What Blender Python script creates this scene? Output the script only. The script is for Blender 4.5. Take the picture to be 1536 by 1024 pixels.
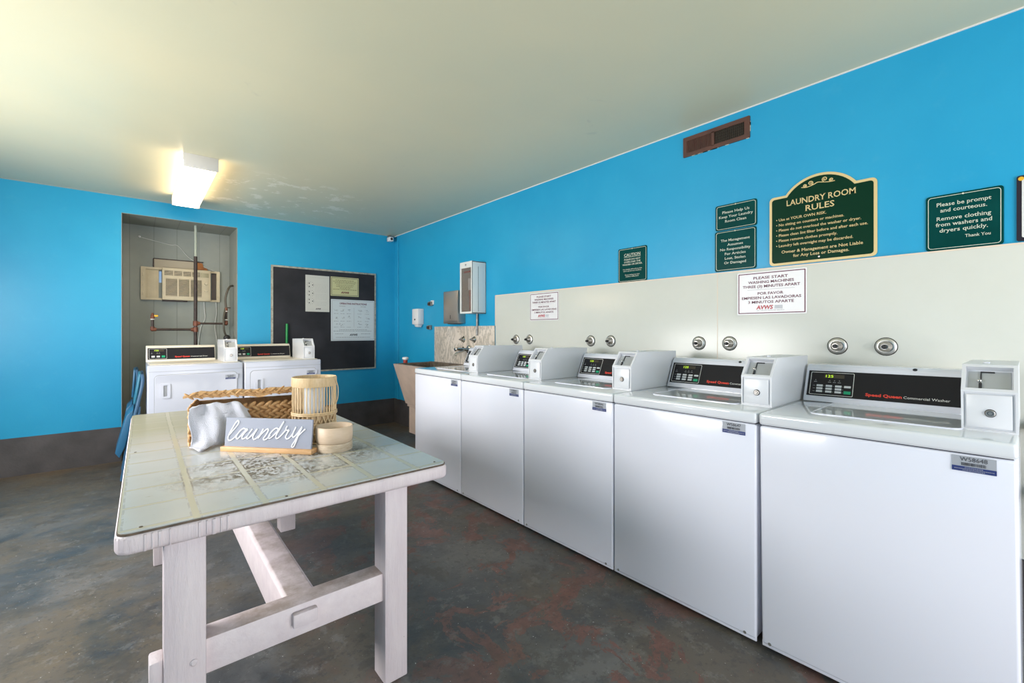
import bpy, bmesh, math, random
from mathutils import Vector, Matrix
for o in list(bpy.data.objects): bpy.data.objects.remove(o, do_unlink=True)
S = bpy.context.scene
COL = S.collection
R = math.radians
PI = math.pi

# ---------------------------------------------------------------- camera
cam_d = bpy.data.cameras.new('camera'); cam = bpy.data.objects.new('camera', cam_d); COL.objects.link(cam)
S.camera = cam
cam.location = (0, 0, 1.235)
cam.rotation_euler = (R(90), 0, R(-40.56))
cam_d.sensor_width = 36.0
cam_d.lens = 36.0*660/1536
cam_d.shift_y = (497-512)/1536
cam_d.clip_start = .05
# ---------------------------------------------------------------- world, sun, added daylight lamps
W = bpy.data.worlds.new('sky'); S.world = W; W.use_nodes = True
wn = W.node_tree.nodes; wl = W.node_tree.links
bgn = wn['Background']
sky = wn.new('ShaderNodeTexSky'); sky.sky_type = 'HOSEK_WILKIE'; sky.turbidity = 3.0; sky.ground_albedo = .35
sky.sun_direction = Vector((.30, -.25, .92)).normalized()
wl.new(sky.outputs[0], bgn.inputs[0]); bgn.inputs[1].default_value = 2.0
def lamp(kind, name, loc, direc, energy, color, size=None, sy=None):
    d = bpy.data.lights.new(name, kind); o = bpy.data.objects.new(name, d); COL.objects.link(o)
    o.location = loc; o.rotation_euler = Vector(direc).to_track_quat('-Z', 'Y').to_euler()
    d.energy = energy; d.color = color
    if kind == 'AREA':
        d.shape = 'RECTANGLE'; d.size = size; d.size_y = sy
    return o
lamp('SUN', 'sun', (4, -4, 8), (-.30, .25, -.92), 3.0, (1, .93, .8))
# added area lamps for daylight at the assumed left window and rear doorway
lamp('AREA', 'daylight_window', (-1.60, 2.90, 1.44), (1, .12, -.30), 128, (1, .985, .97), 2.5, .92)
lamp('AREA', 'daylight_door', (1.0, -2.15, 1.25), (0, 1, .05), 86, (.97, .97, 1.0), 2.8, 2.1)
# added yellow ceiling fill lamp, low over the ground outside the assumed left window
lamp('AREA', 'ground_bounce_window', (-2.1, 3.35, .35), (.60, .10, .78), 14, (1, .84, .44), 1.6, .8)
lamp('AREA', 'ground_bounce_door', (1.0, -2.7, .05), (0, .80, .60), 55, (1, .95, .84), 3.2, 1.0)  # added fill lamp outside the assumed door, brightens the ceiling from behind
S.view_settings.view_transform = 'Standard'; S.view_settings.look = 'None'
S.view_settings.gamma = 1; S.view_settings.use_curve_mapping = False
S.view_settings.exposure = 0.14

# ---------------------------------------------------------------- materials
def srgb(r, g, b):
    def f(c):
        c /= 255.; return c/12.92 if c <= .04045 else ((c+.055)/1.055)**2.4
    return (f(r), f(g), f(b), 1)
MATS = {}
def mat(name, col, rough=.5, metal=0., noise=0., nscale=8., bump=0., bscale=60., coat=0., emis=None, estr=0., spec=.5):
    if name in MATS: return MATS[name]
    m = bpy.data.materials.new(name); m.use_nodes = True; n = m.node_tree.nodes; l = m.node_tree.links
    b = n['Principled BSDF']
    b.inputs['Base Color'].default_value = col; b.inputs['Roughness'].default_value = rough
    b.inputs['Metallic'].default_value = metal; b.inputs['Coat Weight'].default_value = coat
    b.inputs['Specular IOR Level'].default_value = spec
    tc = n.new('ShaderNodeTexCoord')
    if noise:
        t = n.new('ShaderNodeTexNoise'); t.inputs['Scale'].default_value = nscale; t.inputs['Detail'].default_value = 6
        l.new(tc.outputs['Object'], t.inputs['Vector'])
        r = n.new('ShaderNodeValToRGB')
        r.color_ramp.elements[0].position = .3; r.color_ramp.elements[1].position = .7
        r.color_ramp.elements[0].color = tuple(c*(1-noise) for c in col[:3])+(1,)
        r.color_ramp.elements[1].color = tuple(min(1, c*(1+noise)) for c in col[:3])+(1,)
        l.new(t.outputs[0], r.inputs[0]); l.new(r.outputs[0], b.inputs['Base Color'])
    if bump:
        t = n.new('ShaderNodeTexNoise'); t.inputs['Scale'].default_value = bscale; t.inputs['Detail'].default_value = 4
        l.new(tc.outputs['Object'], t.inputs['Vector'])
        bp = n.new('ShaderNodeBump'); bp.inputs['Strength'].default_value = bump; bp.inputs['Distance'].default_value = .01
        l.new(t.outputs[0], bp.inputs['Height']); l.new(bp.outputs[0], b.inputs['Normal'])
    if emis:
        b.inputs['Emission Color'].default_value = emis; b.inputs['Emission Strength'].default_value = estr
    MATS[name] = m
    return m

class NT:
    """small helper to write node maths"""
    def __init__(s, name, rough=.5):
        s.m = bpy.data.materials.new(name); s.m.use_nodes = True; s.n = s.m.node_tree.nodes; s.l = s.m.node_tree.links
        s.b = s.n['Principled BSDF']; s.b.inputs['Roughness'].default_value = rough
        s.tc = s.n.new('ShaderNodeTexCoord').outputs['Object']; MATS[name] = s.m
    def noise(s, scale, detail=5, rough=.6, vec=None, dist=0.):
        t = s.n.new('ShaderNodeTexNoise'); t.inputs['Scale'].default_value = scale; t.inputs['Detail'].default_value = detail
        t.inputs['Roughness'].default_value = rough; t.inputs['Distortion'].default_value = dist
        s.l.new(vec or s.tc, t.inputs['Vector']); return t.outputs[0]
    def mapv(s, scale=(1, 1, 1), loc=(0, 0, 0), rot=(0, 0, 0)):
        t = s.n.new('ShaderNodeMapping'); t.inputs['Scale'].default_value = scale; t.inputs['Location'].default_value = loc
        t.inputs['Rotation'].default_value = rot; s.l.new(s.tc, t.inputs[0]); return t.outputs[0]
    def ramp(s, fac, p0, p1, c0=(0, 0, 0, 1), c1=(1, 1, 1, 1)):
        r = s.n.new('ShaderNodeValToRGB'); e = r.color_ramp.elements
        e[0].position = p0; e[1].position = p1; e[0].color = c0; e[1].color = c1
        s.l.new(fac, r.inputs[0]); return r.outputs[0]
    def mix(s, fac, a, b, mode='MIX'):
        x = s.n.new('ShaderNodeMix'); x.data_type = 'RGBA'; x.blend_type = mode
        for i, v in ((0, fac), (6, a), (7, b)):
            if isinstance(v, (float, int, tuple)): x.inputs[i].default_value = v
            else: s.l.new(v, x.inputs[i])
        return x.outputs[2]
    def math(s, op, a, b=0., c=0.):
        x = s.n.new('ShaderNodeMath'); x.operation = op
        for i, v in enumerate((a, b, c)):
            if isinstance(v, (float, int)): x.inputs[i].default_value = v
            else: s.l.new(v, x.inputs[i])
        return x.outputs[0]
    def xyz(s, vec=None):
        x = s.n.new('ShaderNodeSeparateXYZ'); s.l.new(vec or s.tc, x.inputs[0]); return x.outputs
    def bump(s, h, st=.3, d=.01):
        x = s.n.new('ShaderNodeBump'); x.inputs['Strength'].default_value = st; x.inputs['Distance'].default_value = d
        s.l.new(h, x.inputs['Height']); s.l.new(x.outputs[0], s.b.inputs['Normal'])
    def out(s, col=None, rough=None):
        if col is not None: s.l.new(col, s.b.inputs['Base Color'])
        if rough is not None: s.l.new(rough, s.b.inputs['Roughness'])
        return s.m

def m_wall():
    t = NT('blue_wall_paint', .36); t.b.inputs['Specular IOR Level'].default_value = .35
    a = t.noise(1.3, 3); b = t.noise(14, 5)
    c = t.mix(t.ramp(a, .35, .65), (.012, .305, .55, 1), (.020, .34, .585, 1))
    c = t.mix(t.math('MULTIPLY', t.ramp(b, .6, .8), .15), c, (.10, .42, .62, 1))
    t.bump(t.noise(90, 3), .10, .004)
    return t.out(c)
def m_ceiling():
    t = NT('ceiling_paint', .38)
    a = t.noise(.7, 3); b = t.noise(6, 6, .7)
    c = t.mix(t.ramp(a, .35, .7), (.64, .60, .425, 1), (.57, .565, .42, 1))
    # peeled flakes near the lamp
    p = t.xyz(); dx = t.math('SUBTRACT', p[0], 1.1); dy = t.math('SUBTRACT', p[1], 4.75)
    d = t.math('ADD', t.math('MULTIPLY', dx, dx), t.math('MULTIPLY', dy, dy))
    near = t.math('SUBTRACT', 1., t.math('MULTIPLY', d, 1.2))
    v = t.math('MULTIPLY', t.ramp(b, .56, .59), t.ramp(near, .2, .6))
    c = t.mix(t.math('MULTIPLY', v, .8), c, (.80, .76, .64, 1))
    v2 = t.ramp(t.noise(3.1, 4, .5, dist=1.), .70, .74)
    c = t.mix(t.math('MULTIPLY', v2, .25), c, (.38, .37, .32, 1))
    t.bump(t.noise(2.2, 4), .12, .03)
    return t.out(c)
def m_floor():
    t = NT('worn_concrete_floor', .45)
    mid = t.noise(2.3, 9, .68, dist=.5); fine = t.noise(30, 8, .75)
    c = t.mix(t.ramp(mid, .38, .62), (.040, .044, .048, 1), (.118, .116, .112, 1))
    c = t.mix(t.math('MULTIPLY', t.ramp(t.noise(1.3, 9, .72, vec=t.mapv(loc=(3, 1, 0)), dist=.3), .47, .56), .75), c, (.098, .080, .058, 1))
    c = t.mix(t.math('MULTIPLY', t.ramp(t.noise(4.5, 7, .7, vec=t.mapv(loc=(9, 5, 0))), .54, .58), .6), c, (.055, .05, .042, 1))
    p = t.xyz()
    # bare reddish patches, denser along the washers
    side = t.math('SUBTRACT', 1., t.math('ABSOLUTE', t.math('MULTIPLY', t.math('SUBTRACT', p[0], 1.35), 1.0)))
    red = t.math('MULTIPLY', t.ramp(t.noise(3.4, 11, .72, vec=t.mapv(loc=(7, 2, 0)), dist=.6), .527, .540), t.ramp(side, .1, .7))
    c = t.mix(t.math('MULTIPLY', red, .9), c, t.mix(t.ramp(t.noise(12, 8, .75), .4, .6), (.105, .052, .040, 1), (.165, .075, .06, 1)))
    oc = t.math('MULTIPLY', t.ramp(t.noise(1.1, 8, .7, vec=t.mapv(loc=(1, 8, 0))), .52, .6), t.ramp(t.math('SUBTRACT', 1.4, p[0]), .0, .6))
    c = t.mix(t.math('MULTIPLY', oc, .45), c, (.13, .10, .06, 1))
    band = t.ramp(t.math('SUBTRACT', p[1], 4.7), .0, .9)
    c = t.mix(t.math('MULTIPLY', t.math('MULTIPLY', band, t.ramp(t.noise(2.2, 5), .35, .6)), .6), c, (.19, .12, .055, 1))
    c = t.mix(t.math('MULTIPLY', t.ramp(fine, .54, .60), .5), c, (.04, .04, .04, 1))
    c = t.mix(t.math('MULTIPLY', t.ramp(t.noise(9, 10, .8, vec=t.mapv(loc=(5, 1, 0))), .55, .6), .4), c, (.17, .165, .155, 1))
    c = t.mix(t.math('MULTIPLY', t.ramp(t.noise(22, 7, .7, vec=t.mapv(loc=(2, 2, 2))), .6, .7), .35), c, (.2, .2, .195, 1))
    c = t.mix(t.ramp(t.noise(95, 2, .5), .735, .75), c, (.5, .5, .47, 1))
    t.bump(t.math('ADD', t.math('MULTIPLY', fine, .5), mid), .3, .006)
    rr = t.ramp(mid, .3, .7, (.34,)*3+(1,), (.62,)*3+(1,))
    return t.out(c, rr)
def m_tabletop():
    t = NT('worn_painted_tabletop', .22)
    p = t.xyz()
    wob = t.math('MULTIPLY', t.math('SUBTRACT', t.noise(9, 3), .5), .008)
    def strips(ax, first, step, half):
        q = t.math('ADD', t.math('SUBTRACT', p[ax], first-step/2), wob)
        q = t.math('MODULO', t.math('ADD', q, step*20), step)
        return t.math('LESS_THAN', t.math('ABSOLUTE', t.math('SUBTRACT', q, step/2)), half)
    sx = strips(0, .163, .16, .0078); sy = strips(1, .20, .178, .0055)
    ex = strips(0, .163, .16, .0125); ey = strips(1, .20, .178, .009)
    strip = t.math('MAXIMUM', sx, sy); edge = t.math('SUBTRACT', t.math('MAXIMUM', ex, ey), strip)
    base = t.mix(t.ramp(t.noise(2.2, 3), .35, .65), (.415, .43, .415, 1), (.47, .48, .49, 1))
    # near squares bluish white, far part olive cream
    far = t.ramp(t.math('ADD', t.math('MULTIPLY', p[1], .5), t.math('MULTIPLY', t.noise(1.5, 2), .3)), .62, .86)
    base = t.mix(far, base, (.375, .36, .265, 1))
    col = t.mix(strip, base, (.435, .42, .33, 1))
    # worn paint
    hot = t.math('ADD', t.math('POWER', t.math('ABSOLUTE', t.math('MULTIPLY', t.math('SUBTRACT', p[0], .47), 2.5)), 2.),
                 t.math('POWER', t.math('ABSOLUTE', t.math('MULTIPLY', t.math('SUBTRACT', p[1], .40), 3.6)), 2.))
    msk = t.ramp(hot, .35, 1.1, (1, 1, 1, 1), (0, 0, 0, 1))
    cells = t.ramp(t.noise(7.5, 2, vec=t.mapv(loc=(.3, .9, 0))), .36, .52)
    crack = t.ramp(t.noise(80, 5, .75, vec=t.mapv((1, .6, 1))), .475, .515)
    w = t.math('MULTIPLY', t.math('MULTIPLY', crack, t.math('ADD', t.math('MULTIPLY', cells, .9), .08)), msk)
    w = t.math('MULTIPLY', w, t.math('SUBTRACT', 1., strip))
    col = t.mix(w, col, (.10, .085, .06, 1))
    e2 = t.math('MULTIPLY', edge, t.ramp(t.noise(38, 4, .7), .42, .5))
    col = t.mix(t.math('MULTIPLY', e2, t.math('ADD', t.math('MULTIPLY', msk, .65), .25)), col, (.16, .13, .085, 1))
    scr = t.ramp(t.noise(48, 4, .7, vec=t.mapv((.5, 1, 1), (4, 4, 0))), .66, .70)
    col = t.mix(t.math('MULTIPLY', scr, .45), col, (.28, .26, .19, 1))
    t.bump(t.math('ADD', strip, t.math('MULTIPLY', w, -.6)), .25, .002)
    return t.out(col, t.math('ADD', t.math('MULTIPLY', w, .4), .2))
def m_paintwood():
    t = NT('pinkish_white_painted_wood', .42)
    g = t.noise(14, 6, .7, vec=t.mapv((1, 1, .12)))
    c = t.mix(t.ramp(g, .35, .65), (.60, .515, .53, 1), (.68, .60, .60, 1))
    d = t.noise(60, 3, .6)
    c = t.mix(t.math('MULTIPLY', t.ramp(d, .72, .76), .6), c, (.22, .18, .14, 1))
    t.bump(t.math('ADD', t.noise(70, 6, .75, vec=t.mapv((1, 1, .12))), t.noise(9, 3)), .7, .006)
    return t.out(c)
def m_barwood():
    t = NT('dusty_painted_wood', .5)
    p = t.xyz()
    n = t.n.new('ShaderNodeNewGeometry'); nz = t.xyz(n.outputs['Normal'])[2]
    g = t.noise(14, 6, .7)
    c = t.mix(t.ramp(g, .35, .65), (.60, .515, .53, 1), (.68, .60, .60, 1))
    du = t.math('MULTIPLY', t.ramp(nz, .7, .95), t.ramp(t.noise(6, 5, .7), .38, .62))
    c = t.mix(t.math('MULTIPLY', du, .75), c, (.26, .20, .15, 1))
    t.bump(t.noise(40, 5, .7), .3, .004)
    return t.out(c)
def m_marble():
    t = NT('stained_marble', .3)
    a = t.noise(6, 7, .7, vec=t.mapv((1, 1, .5)), dist=1.6)
    v = t.ramp(t.math('ABSOLUTE', t.math('SUBTRACT', a, .5)), .0, .06, (1, 1, 1, 1), (0, 0, 0, 1))
    c = t.mix(t.ramp(t.noise(3, 4), .35, .65), (.64, .55, .46, 1), (.72, .65, .58, 1))
    c = t.mix(t.math('MULTIPLY', v, .8), c, (.30, .27, .22, 1))
    p = t.xyz()
    low = t.ramp(t.math('MULTIPLY', t.math('SUBTRACT', .95, p[2]), 8.), 0., 1.)
    s = t.math('MULTIPLY', low, t.ramp(t.noise(60, 3), .6, .66))
    c = t.mix(s, c, (.07, .05, .035, 1))
    return t.out(c)
def m_panel():
    t = NT('grey_niche_panelling', .55)
    p = t.xyz()
    q = t.math('MODULO', t.math('ADD', p[0], 10.05), .2)
    g = t.math('LESS_THAN', q, .006)
    c = t.mix(t.ramp(t.noise(2, 4), .35, .65), (.245, .275, .255, 1), (.30, .325, .295, 1))
    c = t.mix(t.math('MULTIPLY', g, .5), c, (.12, .13, .12, 1))
    t.bump(t.math('SUBTRACT', 1., g), .4, .005)
    return t.out(c)
def m_pale(nm, a, b, sc=(1, 1, 8), n=10, r=.5):
    t = NT(nm, r); g = t.noise(n, 6, .7, vec=t.mapv(sc))
    t.bump(g, .2, .003)
    return t.out(t.mix(t.ramp(g, .3, .7), a, b))

M_wall, M_ceil, M_floor = m_wall(), m_ceiling(), m_floor()
M_base = mat('dark_grey_base_paint', srgb(72, 68, 68), .5, noise=.25, nscale=6, bump=.15)
M_top, M_wood, M_bar, M_marble, M_panel = m_tabletop(), m_paintwood(), m_barwood(), m_marble(), m_panel()
M_white = mat('white_enamel', (.74, .75, .83, 1), .16, coat=.3)
M_whitetop = mat('glossy_white_enamel_top', (.68, .70, .73, 1), .07, coat=.6)
M_cream = mat('cream_enamel', (.70, .655, .56, 1), .3)
M_box = mat('white_coin_box_steel', (.66, .67, .70, 1), .28)
M_boxin = mat('grey_coin_mechanism', (.42, .44, .46, 1), .3, metal=.3)
M_black = mat('black_control_plate', (.014, .014, .018, 1), .25, spec=.25)
M_dark = mat('dark_gap', (.02, .02, .022, 1), .7)
M_key = mat('grey_white_key', (.62, .64, .66, 1), .4)
M_line = mat('white_print', (.72, .72, .70, 1), .5)
M_red = mat('red_print', (.75, .05, .03, 1), .45)
M_green = mat('green_key', (.0, .33, .16, 1), .4)
M_disp = mat('brown_display_glass', (.05, .042, .03, 1), .2)
M_digit = mat('lit_yellow_green_digits', (.4, .6, .02, 1), .4, emis=(.5, .8, .02, 1), estr=1.1)
M_chrome = mat('chrome', (.62, .61, .58, 1), .18, metal=1)
M_steel = mat('brushed_steel', (.42, .39, .36, 1), .32, metal=.85)
M_label = mat('grey_white_label', (.36, .38, .42, 1), .4)
M_blue = mat('navy_label_band', (.025, .04, .16, 1), .4)
M_ink = mat('dark_ink', (.05, .05, .06, 1), .6)
M_board = m_pale('cream_wall_board', (.585, .595, .54, 1), (.62, .625, .575, 1), (1, 1, 1), 1.5, .25)
M_boardline = mat('raw_board_edge', (.72, .60, .48, 1), .5)
M_signg = mat('dark_green_sign', (.003, .052, .047, 1), .25, noise=.2, nscale=5, spec=.06)
M_signg2 = mat('deep_green_sign', (.004, .032, .016, 1), .3, spec=.06)
M_gold = mat('gold_cream_print', (.68, .52, .24, 1), .45)
M_pale = mat('pale_print', (.62, .66, .55, 1), .5)
M_signw = mat('white_sign_plastic', (.74, .73, .74, 1), .35)
M_maroon = mat('maroon_print', (.13, .025, .055, 1), .5)
M_grey = mat('grey_print', (.33, .34, .36, 1), .5)
M_paper = mat('white_paper', (.50, .50, .46, 1), .6)
M_paper2 = mat('pale_blue_white_poster', (.50, .55, .57, 1), .5)
M_yellowp = mat('pale_yellow_card', (.46, .45, .24, 1), .5)
M_chalk = mat('black_chalkboard', (.020, .020, .025, 1), .6, noise=.6, nscale=2.2, spec=.3)
M_alu = mat('dull_aluminium', (.36, .34, .28, 1), .45, metal=.4, noise=.3, nscale=30)
M_rust = mat('rusty_pipe', (.04, .026, .022, 1), .55, noise=.4, nscale=40)
M_fit = mat('rust_red_fitting', (.17, .055, .028, 1), .55, noise=.3, nscale=40)
M_greypaint = mat('pale_green_painted_pipe', (.38, .43, .37, 1), .5)
M_vent = mat('brown_vent_metal', (.085, .03, .018, 1), .45, noise=.3, nscale=8)
M_ventin = mat('dark_vent_inside', (.02, .016, .01, 1), .8)
M_pinkconc = mat('pinkish_painted_sink', (.47, .36, .29, 1), .45, noise=.1, nscale=8)
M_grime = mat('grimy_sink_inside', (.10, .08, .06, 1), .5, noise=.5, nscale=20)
M_ac = mat('aged_ivory_plastic', (.58, .51, .36, 1), .5, noise=.08, nscale=9)
M_acdark = mat('dark_louvre_gap', (.07, .05, .03, 1), .6)
M_towel = mat('white_terry_towel', (.74, .74, .81, 1), .95, bump=.9, bscale=420)
M_seagrass = m_pale('braided_seagrass', (.34, .17, .06, 1), (.62, .38, .17, 1), (1, 1, 1), 38, .6)
M_bamboo = m_pale('pale_bamboo', (.47, .32, .165, 1), (.64, .48, .28, 1), (3, 3, .6), 30, .45)
M_bowl = m_pale('pale_turned_wood', (.50, .37, .255, 1), (.58, .445, .32, 1), (1, 1, 5), 9, .5)
M_bark = m_pale('whitewashed_ring', (.42, .31, .20, 1), (.66, .54, .40, 1), (1, 1, 6), 26, .55)
M_oak = m_pale('honey_wood', (.50, .27, .11, 1), (.66, .40, .20, 1), (1, 8, 8), 8, .45)
M_signgrey = mat('blue_grey_painted_board', (.235, .25, .305, 1), .55)
M_letter = mat('bright_white_lettering', (.74, .74, .76, 1), .5)
M_bluep = mat('blue_plastic', (.018, .115, .23, 1), .4)
M_bluef = mat('blue_grey_metal_tube', (.04, .11, .2, 1), .35)
M_rubber = mat('black_rubber', (.012, .012, .013, 1), .5)
M_cord = mat('white_cord', (.62, .64, .62, 1), .5)
M_tube = mat('lit_diffuser', (1, .95, .85, 1), .4, emis=(1, .75, .47, 1), estr=11.5)
M_lampw = mat('white_lamp_metal', (.55, .53, .50, 1), .4)
M_yel = mat('yellow_handle', (.75, .42, .02, 1), .4)
M_concgreen = mat('green_handle', (.0, .22, .04, 1), .4)
M_redp = mat('red_extinguisher', (.35, .03, .04, 1), .35)
M_clear = mat('smoky_acrylic', (.30, .26, .22, 1), .12)
M_grass = mat('dry_lawn', (.30, .31, .10, 1), .8, noise=.3, nscale=3)
M_flat = mat('grey_galvanised', (.24, .24, .23, 1), .45, metal=.5, noise=.3, nscale=30)

# ---------------------------------------------------------------- mesh helpers
class MB:
    def __init__(s): s.bm = bmesh.new()
    def _merge(s, b, smooth=False):
        for f in b.faces: f.smooth = smooth
        me = bpy.data.meshes.new('t'); b.to_mesh(me); b.free(); s.bm.from_mesh(me); bpy.data.meshes.remove(me); return s
    def box(s, x0, x1, y0, y1, z0, z1, bev=0., seg=2, M=None):
        b = bmesh.new(); bmesh.ops.create_cube(b, size=1)
        for v in b.verts:
            v.co = Vector(((x0+x1)/2+v.co.x*(x1-x0), (y0+y1)/2+v.co.y*(y1-y0), (z0+z1)/2+v.co.z*(z1-z0)))
        if bev: bmesh.ops.bevel(b, geom=b.edges[:], offset=bev, segments=seg, profile=.5, affect='EDGES')
        if M: bmesh.ops.transform(b, matrix=M, verts=b.verts)
        return s._merge(b)
    def prism(s, pts, axis, a, b_, bev=0., M=None, seg=2):
        """extrude the closed outline pts along an axis; pts are the other two coords in xyz order"""
        b = bmesh.new()
        def P(p, t):
            return {'x': (t, p[0], p[1]), 'y': (p[0], t, p[1]), 'z': (p[0], p[1], t)}[axis]
        va = [b.verts.new(P(p, a)) for p in pts]; vb = [b.verts.new(P(p, b_)) for p in pts]
        n = len(pts)
        b.faces.new(va); b.faces.new(list(reversed(vb)))
        for i in range(n): b.faces.new((va[i], vb[i], vb[(i+1) % n], va[(i+1) % n]))
        bmesh.ops.recalc_face_normals(b, faces=b.faces)
        if bev: bmesh.ops.bevel(b, geom=b.edges[:], offset=bev, segments=seg, profile=.5, affect='EDGES')
        if M: bmesh.ops.transform(b, matrix=M, verts=b.verts)
        return s._merge(b)
    def cyl(s, p0, p1, r0, r1=None, seg=20, smooth=True):
        r1 = r0 if r1 is None else r1
        p0 = Vector(p0); p1 = Vector(p1); d = p1-p0
        b = bmesh.new(); bmesh.ops.create_cone(b, cap_ends=True, segments=seg, radius1=r0, radius2=r1, depth=d.length)
        bmesh.ops.transform(b, matrix=Matrix.Translation((p0+p1)/2) @ d.to_track_quat('Z', 'Y').to_matrix().to_4x4(), verts=b.verts)
        s._merge(b, smooth)
        return s
    def ball(s, c, r, sub=2, M=None):
        b = bmesh.new(); bmesh.ops.create_icosphere(b, subdivisions=sub, radius=1)
        if isinstance(r, (int, float)): r = (r, r, r)
        m = Matrix.Translation(c) @ (M or Matrix()) @ Matrix.Diagonal((r[0], r[1], r[2], 1))
        bmesh.ops.transform(b, matrix=m, verts=b.verts)
        return s._merge(b, True)
    def tube(s, pts, r, seg=8, caps=True):
        pts = [Vector(p) for p in pts]; n = len(pts); rings = []
        b = bmesh.new(); up = Vector((0, 0, 1))
        prev = None
        for i, p in enumerate(pts):
            t = (pts[min(i+1, n-1)]-pts[max(i-1, 0)]).normalized()
            if prev is None:
                a = t.cross(up)
                if a.length < 1e-3: a = t.cross(Vector((1, 0, 0)))
                a.normalize()
            else:
                a = (prev - t*prev.dot(t)).normalized()
            prev = a; c = t.cross(a)
            rr = r[i] if isinstance(r, (list, tuple)) else r
            rings.append([b.verts.new(p+(a*math.cos(2*PI*k/seg)+c*math.sin(2*PI*k/seg))*rr) for k in range(seg)])
        for i in range(n-1):
            for k in range(seg):
                b.faces.new((rings[i][k], rings[i][(k+1) % seg], rings[i+1][(k+1) % seg], rings[i+1][k]))
        if caps:
            b.faces.new(list(reversed(rings[0]))); b.faces.new(rings[-1])
        bmesh.ops.recalc_face_normals(b, faces=b.faces)
        return s._merge(b, True)
    def lathe(s, prof, c=(0, 0, 0), axis='z', seg=40, close=False, M=None):
        """prof: list of (radius, height)"""
        b = bmesh.new(); rings = []
        for r, h in prof:
            ring = []
            for k in range(seg):
                a = 2*PI*k/seg
                ring.append(b.verts.new((r*math.cos(a), r*math.sin(a), h)))
            rings.append(ring)
        for i in range(len(prof)-1):
            for k in range(seg):
                b.faces.new((rings[i][k], rings[i][(k+1) % seg], rings[i+1][(k+1) % seg], rings[i+1][k]))
        if not close:
            b.faces.new(list(reversed(rings[0]))); b.faces.new(rings[-1])
        else:
            for k in range(seg):
                b.faces.new((rings[-1][k], rings[-1][(k+1) % seg], rings[0][(k+1) % seg], rings[0][k]))
        bmesh.ops.recalc_face_normals(b, faces=b.faces)
        m = Matrix.Translation(c)
        if axis == 'x': m = m @ Matrix.Rotation(-PI/2, 4, 'Y')     # height runs to -x
        if axis == 'y': m = m @ Matrix.Rotation(PI/2, 4, 'X')      # height runs to -y
        if M: m = m @ M
        bmesh.ops.transform(b, matrix=m, verts=b.verts)
        return s._merge(b, True)
    def build(s, name, m, parent=None, sharp=35):
        me = bpy.data.meshes.new(name); s.bm.to_mesh(me); s.bm.free()
        me.materials.append(m)
        try: me.set_sharp_from_angle(angle=R(sharp))
        except Exception: pass
        o = bpy.data.objects.new(name, me); COL.objects.link(o)
        if parent: o.parent = parent
        return o
def smooth(pts, n=6):
    """catmull-rom through the points"""
    P = [Vector(p) for p in pts]; out = []
    for i in range(len(P)-1):
        a, b, c, d = P[max(i-1, 0)], P[i], P[i+1], P[min(i+2, len(P)-1)]
        for k in range(n):
            t = k/n
            out.append(.5*((2*b)+(c-a)*t+(2*a-5*b+4*c-d)*t*t+(3*b-a-3*c+d)*t*t*t))
    out.append(P[-1]); return out
def rrect(x0, x1, y0, y1, r, seg=5):
    pts = []
    for cx, cy, a0 in ((x1-r, y0+r, -90), (x1-r, y1-r, 0), (x0+r, y1-r, 90), (x0+r, y0+r, 180)):
        for k in range(seg+1):
            a = R(a0+90*k/seg); pts.append((cx+r*math.cos(a), cy+r*math.sin(a)))
    return pts
def ring_outline(mb, outer, inner, z0, z1):
    """flat frame between two outlines with the same number of points, in local XY, thickness along z"""
    b = bmesh.new(); n = len(outer); L = []
    for pts, z in ((outer, z1), (inner, z1), (inner, z0), (outer, z0)):
        L.append([b.verts.new((p[0], p[1], z)) for p in pts])
    for j in range(4):
        for i in range(n):
            b.faces.new((L[j][i], L[j][(i+1) % n], L[(j+1) % 4][(i+1) % n], L[(j+1) % 4][i]))
    bmesh.ops.recalc_face_normals(b, faces=b.faces)
    mb._merge(b)
def thing(name, label, cat, loc=(0, 0, 0), rot=(0, 0, 0), group=None, mtx=None):
    o = bpy.data.objects.new(name, None); COL.objects.link(o); o.empty_display_size = .05
    if mtx is not None: o.matrix_world = mtx
    else: o.location = loc; o.rotation_euler = rot
    o['label'] = label; o['category'] = cat
    if group: o['group'] = group
    return o
def tag(o, label, cat, group=None):
    o['label'] = label; o['category'] = cat
    if group: o['group'] = group
    return o
def struct(o):
    o['kind'] = 'structure'; return o
def dup(o, parent=None):
    c = o.copy(); COL.objects.link(c); c.parent = parent
    if parent: c.matrix_parent_inverse = o.matrix_parent_inverse.copy()
    for ch in [q for q in bpy.data.objects if q.parent == o]: dup(ch, c)
    return c
def wall_right_frame(y, z, x=2.695):      # local x: viewer's right, local y: up, local z: out of the wall
    return Matrix(((0, 0, -1, x), (-1, 0, 0, y), (0, 1, 0, z), (0, 0, 0, 1)))
def wall_back_frame(x, z, y=5.62):
    return Matrix(((1, 0, 0, x), (0, 0, -1, y), (0, 1, 0, z), (0, 0, 0, 1)))

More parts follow.
